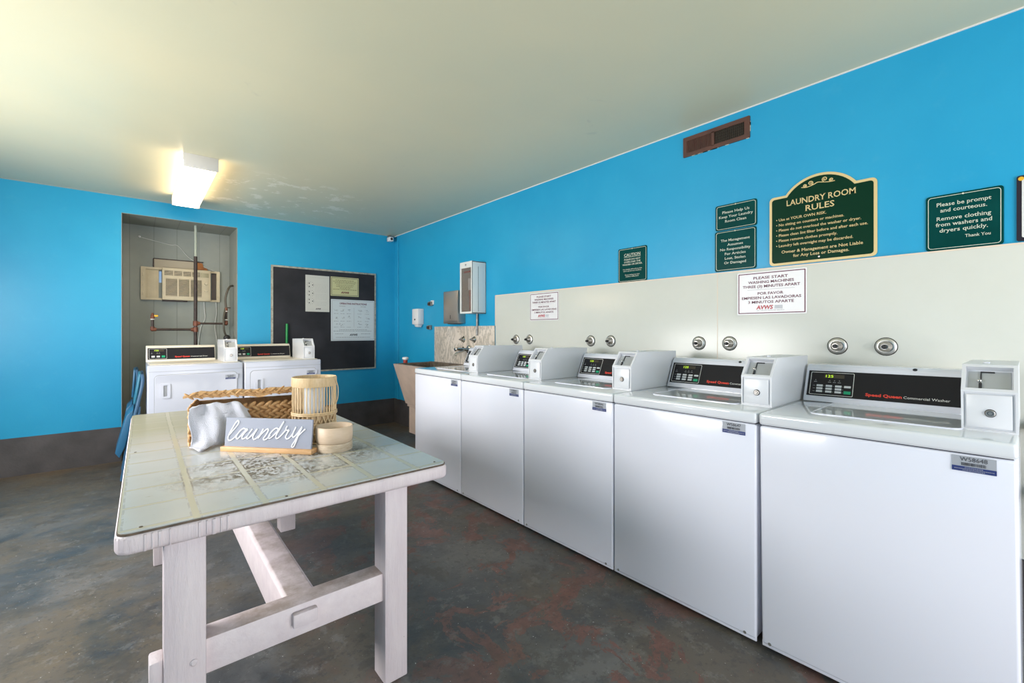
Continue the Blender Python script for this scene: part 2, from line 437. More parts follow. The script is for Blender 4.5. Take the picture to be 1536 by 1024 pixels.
# ---------------------------------------------------------------- lettering
_tc = {}
def text_mesh(s, bold=0., serif=False):
    k = (s, bold, serif)
    if k in _tc: return _tc[k]
    cu = bpy.data.curves.new('t', 'FONT'); cu.body = s; cu.size = 1; cu.offset = bold; cu.resolution_u = 2; cu.fill_mode = 'FRONT'
    ob = bpy.data.objects.new('t', cu); COL.objects.link(ob)
    dg = bpy.context.evaluated_depsgraph_get(); dg.update()
    me = bpy.data.meshes.new_from_object(ob.evaluated_get(dg))
    bpy.data.objects.remove(ob); bpy.data.curves.remove(cu)
    V = [v.co.copy() for v in me.vertices]; F = [tuple(p.vertices) for p in me.polygons]
    if serif:
        cnt = {}
        for f in F:
            for i in range(len(f)):
                e = tuple(sorted((f[i], f[(i+1) % len(f)]))); cnt[e] = cnt.get(e, 0)+1
        for e, c in cnt.items():
            if c != 1: continue
            a, b = V[e[0]], V[e[1]]; L = abs(a.x-b.x)
            if abs(a.y-b.y) < .004 and .045 < L < .19:
                x0 = min(a.x, b.x)-.045; x1 = max(a.x, b.x)+.045; y = a.y
                if y < .1: q = (y, y+.03)
                else: q = (y-.03, y)
                n = len(V); V += [Vector((x0, q[0], 0)), Vector((x1, q[0], 0)), Vector((x1, q[1], 0)), Vector((x0, q[1], 0))]
                F.append((n, n+1, n+2, n+3))
    bpy.data.meshes.remove(me)
    x0 = min(v.x for v in V); x1 = max(v.x for v in V)
    _tc[k] = (V, F, x0, x1); return _tc[k]
CAP = .695
def add_text(mb, s, x, y, h, w=None, align='c', bold=0., serif=False, z=.0, wscale=None, slant=0.):
    """text with cap height h, vertical centre y; w fits the width"""
    V, F, x0, x1 = text_mesh(s, bold, serif)
    sy = h/CAP; sx = (w/(x1-x0)) if w else (sy*(wscale or 1.))
    W_ = (x1-x0)*sx
    ox = {'c': x-W_/2, 'l': x, 'r': x-W_}[align]
    vs = [mb.bm.verts.new((ox+(v.x-x0)*sx+slant*v.y*sy, y-h/2+v.y*sy, z)) for v in V]
    for f in F:
        try: mb.bm.faces.new([vs[i] for i in f])
        except ValueError: pass
    return sx
def flat_rect(mb, x0, x1, y0, y1, z):
    v = [mb.bm.verts.new(p) for p in ((x0, y0, z), (x1, y0, z), (x1, y1, z), (x0, y1, z))]; mb.bm.faces.new(v)

# ================================================================ ROOM
XR, YB, ZC, XL, YR = 2.695, 5.62, 2.53, -1.5, -2.1
struct(MB().box(XL-.15, XR+.15, YR-.15, YB+.75, -.12, 0).build('floor', M_floor))
struct(MB().box(XL-.15, XR+.15, YR-.15, YB+.75, ZC, ZC+.12).build('ceiling', M_ceil))
struct(MB().box(XR, XR+.15, YR-.15, YB+.15, 0, ZC).build('wall_right', M_wall))
# back wall with the doorway-like niche
NX0, NX1, NZ, NY = -.102, .849, 2.372, 6.17
mb = MB(); mb.box(XL-.15, NX0, YB, YB+.12, 0, ZC); mb.box(NX1, XR, YB, YB+.12, 0, ZC); mb.box(NX0, NX1, YB, YB+.12, NZ, ZC)
struct(mb.build('wall_back', M_wall))
mb = MB(); gx0, gx1, gz0, gz1 = .196, .220, 1.77, 1.90    # daylight shows through the gap beside the air conditioner
mb.box(NX0-.06, gx0, NY, NY+.06, 0, NZ+.05); mb.box(gx1, NX1+.06, NY, NY+.06, 0, NZ+.05); mb.box(gx0, gx1, NY, NY+.06, 0, gz0); mb.box(gx0, gx1, NY, NY+.06, gz1, NZ+.05); mb.box(NX0-.06, NX0-.001, YB+.12, NY, 0, NZ+.05)
mb.box(NX1+.001, NX1+.06, YB+.12, NY, 0, NZ+.05); mb.box(NX0-.06, NX1+.06, YB+.12, NY, NZ+.001, NZ+.05)
mb.box(NX0, NX0+.004, YB-.001, YB+.12, 0, NZ); mb.box(NX1-.004, NX1, YB-.001, YB+.12, 0, NZ); mb.box(NX0, NX1, YB-.001, YB+.12, NZ-.004, NZ)
struct(mb.build('wall_niche', M_panel))
# left wall with an assumed window opening, rear wall with an assumed doorway, unseen
mb = MB(); wy0, wy1, wz0, wz1 = 1.6, 4.3, .95, 2.12
mb.box(XL-.12, XL, YR-.15, wy0, 0, ZC); mb.box(XL-.12, XL, wy1, YB, 0, ZC)
mb.box(XL-.12, XL, wy0, wy1, 0, wz0); mb.box(XL-.12, XL, wy0, wy1, wz1, ZC)
struct(mb.build('wall_left', M_wall))
mb = MB()
for a, b in ((wy0, wy0+.05), (2.925, 2.975), (wy1-.05, wy1)): mb.box(XL-.08, XL-.03, a, b, wz0, wz1)
mb.box(XL-.08, XL-.03, wy0, wy1, wz0, wz0+.05); mb.box(XL-.08, XL-.03, wy0, wy1, wz1-.05, wz1)
struct(mb.build('window_1', M_lampw))  # frame of the assumed window, out of view
mb = MB(); mb.box(XL, -.4, YR-.12, YR, 0, ZC); mb.box(2.35, XR, YR-.12, YR, 0, ZC); mb.box(-.4, 2.35, YR-.12, YR, 2.25, ZC)
struct(mb.build('wall_rear', M_wall))
struct(MB().box(-9, XL-.16, -9, 9, -.14, -.02).build('ground', M_grass))  # assumed lawn outside the window, unseen, added to bounce sunlight
# painted base band
mb = MB(); mb.box(XL, NX0, YB-.012, YB, 0, .325); mb.box(NX1, XR-.012, YB-.012, YB, 0, .325)
struct(mb.build('baseboard_back', M_base))
struct(MB().box(XR-.012, XR, YR, YB, 0, .325).build('baseboard_right', M_base))
struct(MB().box(XL, XL+.012, YR, YB-.012, 0, .325).build('baseboard_left', M_base))
struct(MB().box(XR-.006, XR, YR, YB-.006, ZC-.006, ZC).build('trim_1', M_line))
mb = MB(); mb.box(XL, XR-.006, YB-.005, YB, ZC-.005, ZC)
struct(mb.build('trim_2', mat('dull_ceiling_bead', (.3, .36, .38, 1), .6)))
# cream boards over the washers, with the narrow seam between them
def board(n, y0, y1):
    o = struct(MB().box(XR-.014, XR, y0, y1, .33, 1.585, .001).build('trim_%d' % n, M_board))
board(3, -.62, 3.38)
struct(MB().box(XR-.016, XR, 3.38, 3.386, 1.29, 1.588).build('trim_5', M_boardline))
struct(MB().box(XR-.015, XR, -.62, 3.386, 1.583, 1.590).build('trim_6', M_boardline))
struct(MB().box(XR-.0146, XR-.012, 1.215, 1.2185, .33, 1.584).build('trim_7', M_boardline))
# vertical conduit-like joint near the far corner
struct(MB().cyl((XR-.008, 5.50, .325), (XR-.008, 5.50, ZC-.01), .008, seg=8).build('trim_8', M_wall))

# ================================================================ MACHINES
def coin_box(root, x0, x1, y0, T, D):
    # local: x right, y depth, z up
    b = bmesh.new(); h1, h2 = .126, .205
    prof = [(y0, T), (y0, T+h1), (y0+.062, T+h2), (D, T+h2-.003), (D, T)]
    va = [b.verts.new((x0, p[0], p[1])) for p in prof]; vb = [b.verts.new((x1, p[0], p[1])) for p in prof]
    fa = b.faces.new(va); fb = b.faces.new(list(reversed(vb))); n = len(prof); fs = []
    for i in range(n): fs.append(b.faces.new((va[i], vb[i], vb[(i+1) % n], va[(i+1) % n])))
    bmesh.ops.recalc_face_normals(b, faces=b.faces)
    for f, ins, dep in ((fs[1], .013, .02), (fs[0], .008, .005)):
        f.normal_update(); nrm = f.normal.copy()
        bmesh.ops.inset_region(b, faces=[f], thickness=ins)
        bmesh.ops.inset_region(b, faces=[f], thickness=.0008)
        bmesh.ops.translate(b, verts=f.verts, vec=-nrm*dep)
    mb = MB(); mb._merge(b)
    cb = mb.build('coin_box', M_box, root)
    d = MB(); d.box(x0+.012, x1-.012, y0-.001, y0+.004, T+.012, T+h1-.012, .0015).build('coin_door', M_box, cb)
    cx = (x0+x1)/2; cz = T+.058
    lk = MB().lathe([(.0125, 0), (.0125, .002), (.011, .003)], (cx+.003, y0-.001, cz), 'y', 28).build('lock', M_dark, cb)
    MB().lathe([(.0108, .0028), (.0108, .005), (.0095, .006)], (cx+.003, y0-.001, cz), 'y', 28).build('lock_ring', M_steel, lk)
    MB().lathe([(.0062, .0058), (.0062, .0066)], (cx+.003, y0-.001, cz), 'y', 20).build('lock_gap', M_dark, lk)
    MB().lathe([(.0050, .006), (.0048, .0085)], (cx+.003, y0-.001, cz), 'y', 20).build('lock_barrel', M_steel, lk)
    # recessed coin mechanism on the slope
    sl = Vector((0, .062, h2-h1)).normalized(); nn = Vector((0, -sl.z, sl.y)); o = Vector((cx, y0, T+h1))
    def at(u, v, w): return o+Vector((1, 0, 0))*u+sl*v+nn*w
    def qbox(mb, u0, u1, v0, v1, w0, w1):
        m = Matrix(((1, 0, 0, o.x), (0, sl.y, nn.y, o.y), (0, sl.z, nn.z, o.z), (0, 0, 0, 1)))
        mb.box(u0, u1, v0, v1, w0, w1, .0006, 1, M=m); return mb
    hw = (x1-x0)/2
    qbox(MB(), -hw+.014, hw-.014, .015, .085, -.0195, -.018).build('coin_plate', M_boxin if T > 0 else M_box, cb)
    s_ = MB(); qbox(s_, -.0195, -.0165, .05, .083, -.018, -.014); qbox(s_, -.018, .012, .0795, .083, -.018, -.014); qbox(s_, -.0225, -.0155, .016, .038, -.018, -.012)
    s_.build('coin_slot', M_dark, cb)
    k = MB(); k.ball(at(-.021, .045, -.011), (.007, .007, .006)); k.cyl(at(-.021, .045, -.019), at(-.021, .045, -.01), .005, seg=12)
    k.build('coin_button', M_chrome, cb)
    MB().lathe([(.009, 0), (.009, .003), (.006, .005)], (cx-.01, y0+.17, T+h2-.001), 'z', 16).build('top_cap', M_white, cb)
    return cb
def control_panel(root, x0, x1, yb, T, kind, zlo, zhi, slope):
    """black plate lying on the sloping console face; slope = y run per unit z"""
    def mtx(x, z, lift=0.):    # plate local: X right, Y up the slope, Z out
        L = math.sqrt(1+slope*slope); sl = Vector((0, slope/L, 1/L)); nn = Vector((0, -sl.z, sl.y))
        o = Vector((x, yb+slope*z, T+z))+nn*lift
        return Matrix(((1, 0, 0, o.x), (0, sl.y, nn.y, o.y), (0, sl.z, nn.z, o.z), (0, 0, 0, 1)))
    L = math.sqrt(1+slope*slope); H = (zhi-zlo)*L; Wd = x1-x0
    cp = MB().box(0, Wd, 0, H, 0, .002, .0006, 1).build('control_panel', M_black, root)
    cp.matrix_local = mtx(x0, zlo, .0005)
    kw = .172 if kind == 'washer' else .14
    mb = MB(); ring_outline(mb, rrect(.010, kw, .006, H-.007, .004, 2), rrect(.0118, kw-.0018, .0078, H-.0088, .003, 2), .002, .0026)
    mb.build('keypad_outline', M_line, cp)
    dx0 = .062 if kind == 'washer' else .045
    ds = MB().box(dx0, dx0+.075, H-.033, H-.016, .002, .0028).build('display', M_disp, cp)
    mb = MB(); add_text(mb, '125', dx0+.006, H-.0245, .012, .028, 'l', 0., z=.0032); mb.build('display_digits', M_digit, cp)
    cols = 3; rows = 3 if kind == 'washer' else 1
    kx = [.036, .071, .106] if kind == 'washer' else [.028, .065]
    for j in range(rows):
        for i, x in enumerate(kx):
            z = .018+j*.0135 if kind == 'washer' else .02
            hh = .0095 if kind == 'washer' else .016
            MB().box(x, x+.024, z, z+hh, .002, .0034, .0008, 1).build('key', M_key, cp)
    if kind == 'washer': MB().box(.139, .163, .045, .0545, .002, .0034, .0008, 1).build('key', M_key, cp)
    gx = .139 if kind == 'washer' else .102
    MB().box(gx, gx+.025, .016 if kind == 'washer' else .018, .030 if kind == 'washer' else .037, .002, .0036, .0008, 1).build('start_key', M_green, cp)
    mb = MB()
    for x in ((.03, .084, .102, .12) if kind == 'washer' else (.03, .07, .085)):
        add_text(mb, 'A', x, H-.045, .006, z=.0024); flat_rect(mb, x-.006, x+.006, H-.0545, H-.0525, .0024)
    if kind == 'washer':
        for j in range(3):
            flat_rect(mb, .022, .031, .0215+j*.0135, .0228+j*.0135, .0024)
            for x in (.063, .098, .133): flat_rect(mb, x, x+.003, .0215+j*.0135, .0228+j*.0135, .0024)
    mb.build('key_legend', M_grey, cp)
    tx = .215 if kind == 'washer' else .20
    mb = MB(); add_text(mb, 'Speed Queen', tx, .023, .0125, .118 if kind == 'washer' else .115, 'l', .035, z=.0024); mb.build('brand_lettering', M_red, cp)
    w2 = Wd-tx-.125
    mb = MB(); add_text(mb, 'Commercial Washer' if kind == 'washer' else 'Commercial Dryer', tx+.123, .0225, .0105, min(.135, w2+.12-.02), 'l', z=.0024)
    mb.build('type_lettering', M_line, cp)
    return cp
def asset_label(root, x0, z0, num, w=.09, h=.045, y=-.0005):
    lb = MB().box(0, w, -.0012, 0, 0, h, .0003, 1).build('asset_label', M_label, root); lb.location = (x0, y, z0)
    bd = MB().box(0, w, -.0018, -.0011, 0, h*.32).build('label_band', M_blue, lb)
    Mt = Matrix(((1, 0, 0, 0), (0, 0, -1, -.0022), (0, 1, 0, 0), (0, 0, 0, 1)))
    mb = MB(); add_text(mb, num, w/2, h*.80, h*.27, w*.62, z=0)
    rnd = random.Random(5); x = w*.22
    while x < w*.78:
        q = rnd.choice((.0007, .0012, .0018)); flat_rect(mb, x, x+q, h*.38, h*.58, 0); x += q+rnd.choice((.0008, .0014))
    bmesh.ops.transform(mb.bm, matrix=Mt, verts=mb.bm.verts); mb.build('label_lettering', M_ink, lb)
    mb = MB()
    for k, (a, b) in enumerate(((.3, .7), (.06, .94), (.25, .75))):
        x = w*a
        while x < w*b:
            q = rnd.choice((.0015, .0022, .003)); flat_rect(mb, x, x+q, h*(.235-.09*k), h*(.27-.09*k), .0006); x += q+.0009
    bmesh.ops.transform(mb.bm, matrix=Mt, verts=mb.bm.verts); mb.build('small_print', M_label, lb)
    return lb

def make_washer(w, label, num):
    T, D = .918, .70
    r = thing('washing_machine', label, 'washing machine', group='top loading washers along the right wall')
    mb = MB(); mb.box(.0025, w-.0025, 0, D, .028, T-.049, .009, 3); mb.build('cabinet', M_white, r)
    mb = MB(); mb.box(.01, w-.01, .012, D-.01, T-.052, T-.044); mb.build('seam_gap', M_dark, r)
    mb = MB(); mb.box(.001, w-.001, -.004, D, T-.046, T, .011, 4); mb.build('top_panel', M_whitetop, r)
    mb = MB(); mb.box(.0025, w-.0025, .004, .012, .018, .040, .002); mb.build('toe_edge', M_white, r)
    for x in (.06, w-.06):
        for y in (.07, D-.07): MB().cyl((x, y, 0), (x, y, .03), .022).build('levelling_foot', M_rubber, r)
    lid = MB().prism(rrect(.135, .545, .13, .487, .03), 'z', T-.001, T+.0025, .001, seg=1).build('lid', M_whitetop, r)
    mb = MB(); ring_outline(mb, rrect(.131, .549, .126, .491, .034), rrect(.1365, .5435, .1315, .4855, .0285), T-.001, T+.0045)
    mb.build('lid_rim', M_white, lid)
    # console
    xe = w-.116
    mb = MB(); mb.prism([(.50, T), (.568, T+.148), (.585, T+.163), (.66, T+.163), (.685, T)], 'x', .006, xe, .004)
    cn = mb.build('console', M_white, r)
    MB().ball((.385, .575, T+.1555), (.0075, .006, .0065)).build('console_lock', M_dark, cn)
    cp = control_panel(r, .018, xe-.004, .50, T, 'washer', .024, .134, .068/.148)
    coin_box(r, w-.122, w-.001, .158, T, .62)
    asset_label(r, w-.132, .820, num)
    for x in (.03, w-.045): MB().cyl((x, .0015, .036), (x, -.001, .036), .006, seg=10).build('base_screw', M_flat, r)
    return r
wl_ = [('leftmost white washing machine in the row, next to the laundry sink', 'W58644', 3.459, 2.746, 0),
       ('second white washing machine counted from the laundry sink', 'W58645', 2.746, 2.049, 0),
       ('middle white washing machine of the row of five, sticker half in view above floor stains', 'W58646', 2.049, 1.366, 0),
       ('white washing machine just left of the nearest one, label reading W58647', 'W58647', 1.366, .684, 0),
       ('nearest white washing machine at the right edge, label reading W58648', 'W58648', .680, .012, 0)]
wl_[2] = ('middle white washing machine in the row, below the small green caution sign', 'W58646', 2.049, 1.366, 0)
for i, (lab, num, ya, yb, _) in enumerate(wl_):
    m = make_washer(ya-yb-.002, lab, num)
    m.location = (1.847, ya-.001, 0); m.rotation_euler = (0, 0, -PI/2)
    if i == 4: m.rotation_euler = (R(0), R(-.6), -PI/2); m.location = (1.847, ya-.011, .0)

M_dryer = mat('cool_grey_white_enamel', (.52, .54, .62, 1), .2, coat=.2)
def make_dryer(w, label, num, x, lx):
    T, D = .952, .70
    r = thing('tumble_dryer', label, 'dryer', (x, 4.68, 0), group='front loading dryers under the niche')
    MB().box(.003, w-.003, 0, D, .03, T, .012, 3).build('cabinet', M_dryer, r)
    for xx in (.06, w-.06):
        for y in (.07, D-.07): MB().cyl((xx, y, 0), (xx, y, .035), .022).build('levelling_foot', M_rubber, r)
    MB().box(.006, w-.006, -.001, .003, T-.0535, T-.0505).build('front_seam', M_grey, r)
    MB().box(.02, w-.02, .06, D-.02, T, T+.004, .002).build('top_plate', M_cream, r)
    Mt = Matrix(((1, 0, 0, 0), (0, 0, -1, 0), (0, 1, 0, 0), (0, 0, 0, 1)))
    mb = MB(); ring_outline(mb, rrect(.047, w-.047, .16, T-.078, .035), rrect(.051, w-.051, .164, T-.082, .032), 0, .0025)
    bmesh.ops.transform(mb.bm, matrix=Mt, verts=mb.bm.verts); mb.build('door_gap', M_grey, r)
    dr = MB(); dr.prism([(a, b) for a, b in rrect(.051, w-.051, .164, T-.082, .032)], 'y', -.006, .002, .002, seg=1)
    dr = dr.build('door', M_dryer, r)
    mb = MB(); ring_outline(mb, rrect(.092, .155, T-.275, T-.155, .009), rrect(.108, .142, T-.262, T-.168, .007), 0, .014)
    bmesh.ops.transform(mb.bm, matrix=Mt, verts=mb.bm.verts); mb.build('door_handle', M_dryer, dr)
    MB().box(.112, .132, -.0075, -.006, T-.258, T-.170, .001).build('handle_recess', M_grey, dr)  # flat grey slab, stands in for the shadow inside the handle
    MB().cyl((w-.046, -.006, T-.14), (w-.046, -.006, T-.10), .005, seg=8).build('hinge', M_dryer, dr)
    mb = MB(); mb.prism([(.565, T), (.60, T+.132), (.615, T+.15), (.67, T+.15), (.69, T)], 'x', .004, w-.15, .004)
    mb.build('console', M_cream, r)
    control_panel(r, .016, w-.156, .565, T, 'dryer', .022, .128, .035/.132)
    coin_box(r, w-.135, w-.028, .13, T+.004, .55)
    asset_label(dr, w-.142, T-.145, num, .078, .040, -.0062)
    return r
make_dryer(.687, 'white dryer standing partly in the grey niche, left of the two', 'D58649', .069, 0)
make_dryer(.683, 'white dryer in front of the chalkboard, right of the two', 'D58650', .760, 0)

# ================================================================ WORK TABLE
TX, TY, TZ = -.04, 1.41, .747
tb = thing('work_table', 'large worn white-painted wooden worktable with trestle legs and scuffed squared top', 'table', (TX, TY, 0), (0, 0, R(-.6)))
LW, LL = .93, 1.98
mb = MB(); mb.prism(rrect(0, LW, 0, LL, .03, 4), 'z', TZ-.056, TZ-.006, .012, seg=3); mb.build('tabletop', M_wood, tb)
mb = MB(); mb.prism(rrect(.004, LW-.004, .004, LL-.004, .028, 4), 'z', TZ-.0085, TZ-.003); mb.build('edge_strip', mat('brown_worn_edge', (.10, .07, .045, 1), .6, noise=.4, nscale=50), tb)
mb = MB(); mb.prism(rrect(.006, LW-.007, .006, LL-.006, .027, 4), 'z', TZ-.003, TZ); mb.build('top_sheet', M_top, tb)
mb = MB()
for x, y in ((.05, .028), (LW-.04, .04), (.03, .93), (.38, .02), (LW-.03, .9)): mb.cyl((x, y, TZ-.001), (x, y, TZ+.0012), .004, seg=8)
mb.build('nail_heads', mat('brown_nail', (.07, .04, .02, 1), .6), tb)
LX0, LX1 = .095, .700
def leg(x, y, w=.092, d=.095):
    MB().box(x, x+w, y, y+d, 0, TZ-.056, .005, 2).build('leg', M_wood, tb)
leg(LX0, .048); leg(LX1, .048, .085); leg(LX0, 1.57+.0); leg(LX1, 1.57, .085)
def cross(y, z0, z1, name='cross_rail'):
    rl = MB().box(LX0+.09, LX1+.002, y+.018, y+.095, z0, z1, .004, 2).build(name, M_bar, tb)
    return rl
c1 = cross(.048, .288, .385); cross(1.57, .288, .385)
mb = MB(); mb.box(LX0-.03, LX0+.001, .06, .12, .288, .375, .006); mb.build('rail_tenon', M_wood, tb)
mb = MB(); mb.box(.405, .478, .045, .068, .325, .368, .006); mb.build('stretcher_tenon', M_bar, tb)
mb = MB(); mb.prism([(.398, .24), (.398, .375), (.41, .385), (.485, .385), (.495, .375), (.495, .24)], 'y', .142, 1.59, .003); mb.build('long_stretcher', M_bar, tb)
mb = MB()
for k, (q, w_) in enumerate(((.055, .006), (.07, .004), (.083, .008), (.105, .004), (.165, .006), (.182, .004), (.195, .009), (.213, .005), (.228, .006))):
    mb.box(q, q+w_, -.0025, .004, TZ-.052+.002*(k % 3), TZ-.011, .0015)
mb.build('gouged_edge', M_wood, tb)
MB().lathe([(.009, 0), (.009, .003), (.005, .006)], (LX0+.064, .048, .345), 'y', 14).build('bolt', M_wood, tb)
for x in (LX0-.01, LX1-.02):
    MB().box(x, x+.11, .20, 1.52, TZ-.115, TZ-.057, .004).build('side_rail', M_wood, tb)

# ================================================================ TABLE-TOP THINGS
# braided basket with raised lid
BL = Vector((.165, 2.31, TZ)); BA = R(-11)
bk = thing('woven_basket', 'braided natural seagrass storage basket with a lifted flat lid on the table', 'basket', BL, (0, 0, BA))
BW, BD, BH = .47, .30, .165
rnd = random.Random(3)
mb = MB()
mb.box(.012, BW-.012, .012, .02, 0, BH-.01); mb.box(.012, BW-.012, BD-.02, BD-.012, 0, BH-.01)
mb.box(.012, .02, .012, BD-.012, 0, BH-.01); mb.box(BW-.02, BW-.012, .012, BD-.012, 0, BH-.01); mb.box(.015, BW-.015, .015, BD-.015, 0, .008)
def braid(mb, p0, p1, nrm, h, r):
    p0 = Vector(p0); p1 = Vector(p1); L = (p1-p0).length; t = (p1-p0)/L; up = Vector((0, 0, 1)); nrm = Vector(nrm)
    n = max(2, int(L/.031))
    for i in range(n):
        for sgn in (-1, 1):
            c = p0+t*((i+.5+(.5 if sgn > 0 else 0))*L/n)+up*(h+sgn*r*.42)+nrm*rnd.uniform(-.001, .002)
            a = sgn*R(32)+rnd.uniform(-.15, .15)
            tt = t*math.cos(a)+up*math.sin(a); uu = nrm.cross(tt)
            m = Matrix(((tt.x, nrm.x, uu.x, 0), (tt.y, nrm.y, uu.y, 0), (tt.z, nrm.z, uu.z, 0), (0, 0, 0, 1)))
            mb.ball(c, (.024*rnd.uniform(.85, 1.1), .009, r*.56), 2, m)
for k in range(5):
    h = .016+k*.033
    braid(mb, (.01, .01, 0), (BW-.01, .01, 0), (0, -1, 0), h, .0165)
    braid(mb, (.01, BD-.01, 0), (.01, .01, 0), (-1, 0, 0), h, .0165)
    braid(mb, (BW-.01, .01, 0), (BW-.01, BD-.01, 0), (1, 0, 0), h, .0165)
mb.build('basket_body', M_seagrass, bk)
mb = MB()
tl = R(5.5)
m = Matrix.Translation((0, BD, BH+.010)) @ Matrix.Rotation(-tl, 4, 'X')
n_, mm = 30, 12
b = bmesh.new(); grid = {}
for side in (0, 1):
    for i in range(n_+1):
        for j in range(mm+1):
            x = -.012+(BW+.024)*i/n_; y = -BD-.012+(BD+.03)*j/mm
            wv = .0022*math.sin(i*1.35+j*.5)+.0018*math.sin(i*.7)
            th = .022 if j > 0 and 0 < i < n_ else .012
            if i <= 1: th = .010
            z = (0 if side else th)+wv+(-.004*math.exp(-((i-17)/2.5)**2) if not side else -.010*math.exp(-((i-17)/3.)**2)*(j == 0))
            grid[side, i, j] = b.verts.new((x, y, z))
for i in range(n_):
    for j in range(mm):
        b.faces.new((grid[0, i, j], grid[0, i+1, j], grid[0, i+1, j+1], grid[0, i, j+1]))
        b.faces.new((grid[1, i, j+1], grid[1, i+1, j+1], grid[1, i+1, j], grid[1, i, j]))
for i in range(n_):
    b.faces.new((grid[0, i+1, 0], grid[0, i, 0], grid[1, i, 0], grid[1, i+1, 0])); b.faces.new((grid[0, i, mm], grid[0, i+1, mm], grid[1, i+1, mm], grid[1, i, mm]))
for j in range(mm):
    b.faces.new((grid[0, 0, j], grid[0, 0, j+1], grid[1, 0, j+1], grid[1, 0, j])); b.faces.new((grid[0, n_, j+1], grid[0, n_, j], grid[1, n_, j], grid[1, n_, j+1]))
bmesh.ops.transform(b, matrix=m, verts=b.verts); mb._merge(b, True)
b2 = MB(); braid(b2, (-.008, -BD-.008, 0), (BW+.008, -BD-.008, 0), (0, -1, 0), .012, .010)
bmesh.ops.transform(b2.bm, matrix=m, verts=b2.bm.verts); mb._merge(b2.bm, True)
mb.build('lid', M_seagrass, bk, 60)

# towel hanging out of the basket: cloth grid that follows the rim and falls to the table
tw = MB(); b = bmesh.new(); NU, NV = 64, 70; V = {}
def towel_pt(u, v):
    # u: 0..1 across, v: 0..1 from inside the basket over the rim to the table
    L = v
    rim = .30
    xl = .012+.03*max(0, .5-v); xr = .215+.02*math.sin(v*3)
    if v > rim: xl = .012+.004*math.sin((v-rim)*4); xr = .222+.035*(v-rim)
    x = xl+(xr-xl)*u
    if v < rim:                      # bunched inside, under the lid
        t = v/rim; y = .13-.145*t; z = .128+.052*math.sin(t*PI*.62)
        z -= .03*(1-t)
    else:
        t = (v-rim)/(1-rim); a = t
        y = -.012-.012*math.sin(min(1, a*1.6)*PI/2)-.014*a
        z = .176-.176*a**1.12
        z = max(z, .004)
    # shoulders of the bundle
    sh = math.exp(-((u-.03)/.10)**2)
    if v > .12: z -= .014*sh*max(0, 1-abs(v-rim)*1.6)
    shr = math.exp(-((u-1.)/.13)**2); z -= .032*shr*max(0, 1-abs(v-rim)*1.3)
    amp = .014*min(1, max(0, (v-.05))*4)
    f = math.sin(u*13+v*3+.6)*.6+math.sin(u*25-v*4)*.25+math.sin(u*5.2+v*7)*.55
    y -= amp*(f+.6)
    z += .004*math.sin(u*17+1)*(1 if v < .5 else 0)
    # pointed corner reaching forward on the table
    if v > .9:
        c = math.exp(-((u-.20)/.14)**2)*(v-.9)/.1
        y -= .085*c; z = max(.004, z-.01*c)
    if v > .8:
        lift = (v-.8)/.2*max(0, u-.38)*.05
        z += lift
    x += .006*math.sin(v*9+u*3)
    return Vector((x, y, max(z, .0085)))
for i in range(NU+1):
    for j in range(NV+1): V[i, j] = b.verts.new(towel_pt(i/NU, j/NV))
for i in range(NU):
    for j in range(NV): b.faces.new((V[i, j], V[i+1, j], V[i+1, j+1], V[i, j+1]))
bmesh.ops.recalc_face_normals(b, faces=b.faces)
tw._merge(b, True); tow = tw.build('towel', M_towel, None, 180)
tow.location = BL; tow.rotation_euler = (0, 0, BA)
so = tow.modifiers.new('thick', 'SOLIDIFY'); so.thickness = .006; so.offset = 0
dt = bpy.data.textures.new('fold', 'CLOUDS'); dt.noise_scale = .055
dm = tow.modifiers.new('folds', 'DISPLACE'); dm.texture = dt; dm.strength = .010; dm.mid_level = .5; dm.texture_coords = 'LOCAL'
tag(tow, 'crumpled white towel hanging out of the braided basket onto the table', 'towel')

# laundry sign on its wooden foot
p0, p1 = Vector((.262, 2.135)), Vector((.528, 1.838))
ang = math.atan2(p1.y-p0.y, p1.x-p0.x)
sg = thing('tabletop_sign', 'small blue-grey board with white script writing laundry on a wooden foot', 'sign', (p0.x, p0.y, TZ), (0, 0, ang))
SL = (p1-p0).length
mb = MB(); mb.box(0, SL, 0, .045, 0, .019, .002); mb.build('foot', M_oak, sg)
pw, ph = SL-.016, .118
pan = MB().box(0, pw, 0, ph, -.008, .0, .001, 1).build('board', M_signgrey, sg)
lean = R(6)
pan.matrix_local = Matrix.Translation((.008, .012, .017)) @ Matrix.Rotation(PI/2-lean, 4, 'X')
strokes = [[(135,345),(200,270),(265,190),(292,140),(272,116),(235,150),(190,230),(150,310),(132,375),(150,412),(190,405),(235,370),(275,325)],
 [(412,245),(370,235),(320,270),(275,330),(262,372),(285,388),(330,350),(380,290),(428,240),(432,262),(400,290),(365,340),(355,378),(380,388),(430,355),(470,300)],
 [(512,238),(470,300),(430,365),(440,385),(475,370),(540,300),(592,238),(545,320),(530,365),(545,395),(580,385),(625,340)],
 [(688,238),(655,300),(612,385),(650,330),(710,270),(755,240),(765,262),(740,320),(700,380),(715,405),(760,380),(800,330)],
 [(930,250),(890,230),(830,270),(785,330),(775,370),(800,380),(850,340),(920,260),(1005,128),(940,250),(895,340),(895,375),(925,380),(980,330),(1035,262)],
 [(1060,198),(1040,240),(1060,262),(1088,262),(1058,320),(1045,365),(1070,388),(1110,365),(1160,300)],
 [(1197,208),(1160,290),(1147,345),(1168,360),(1215,320),(1292,208),(1250,300),(1200,400),(1150,480),(1150,506),(1178,500),(1212,420),(1240,345),(1290,290),(1342,245)]]
mb = MB()
for st in strokes:
    pts = []
    for X_, Y_ in st:
        yy = Y_-(X_-75)/1370*40
        pts.append(((X_-75)/1370*pw, (505-yy)/440*ph, .0008))
    mb.tube(smooth(pts, 5), .0031, 6)
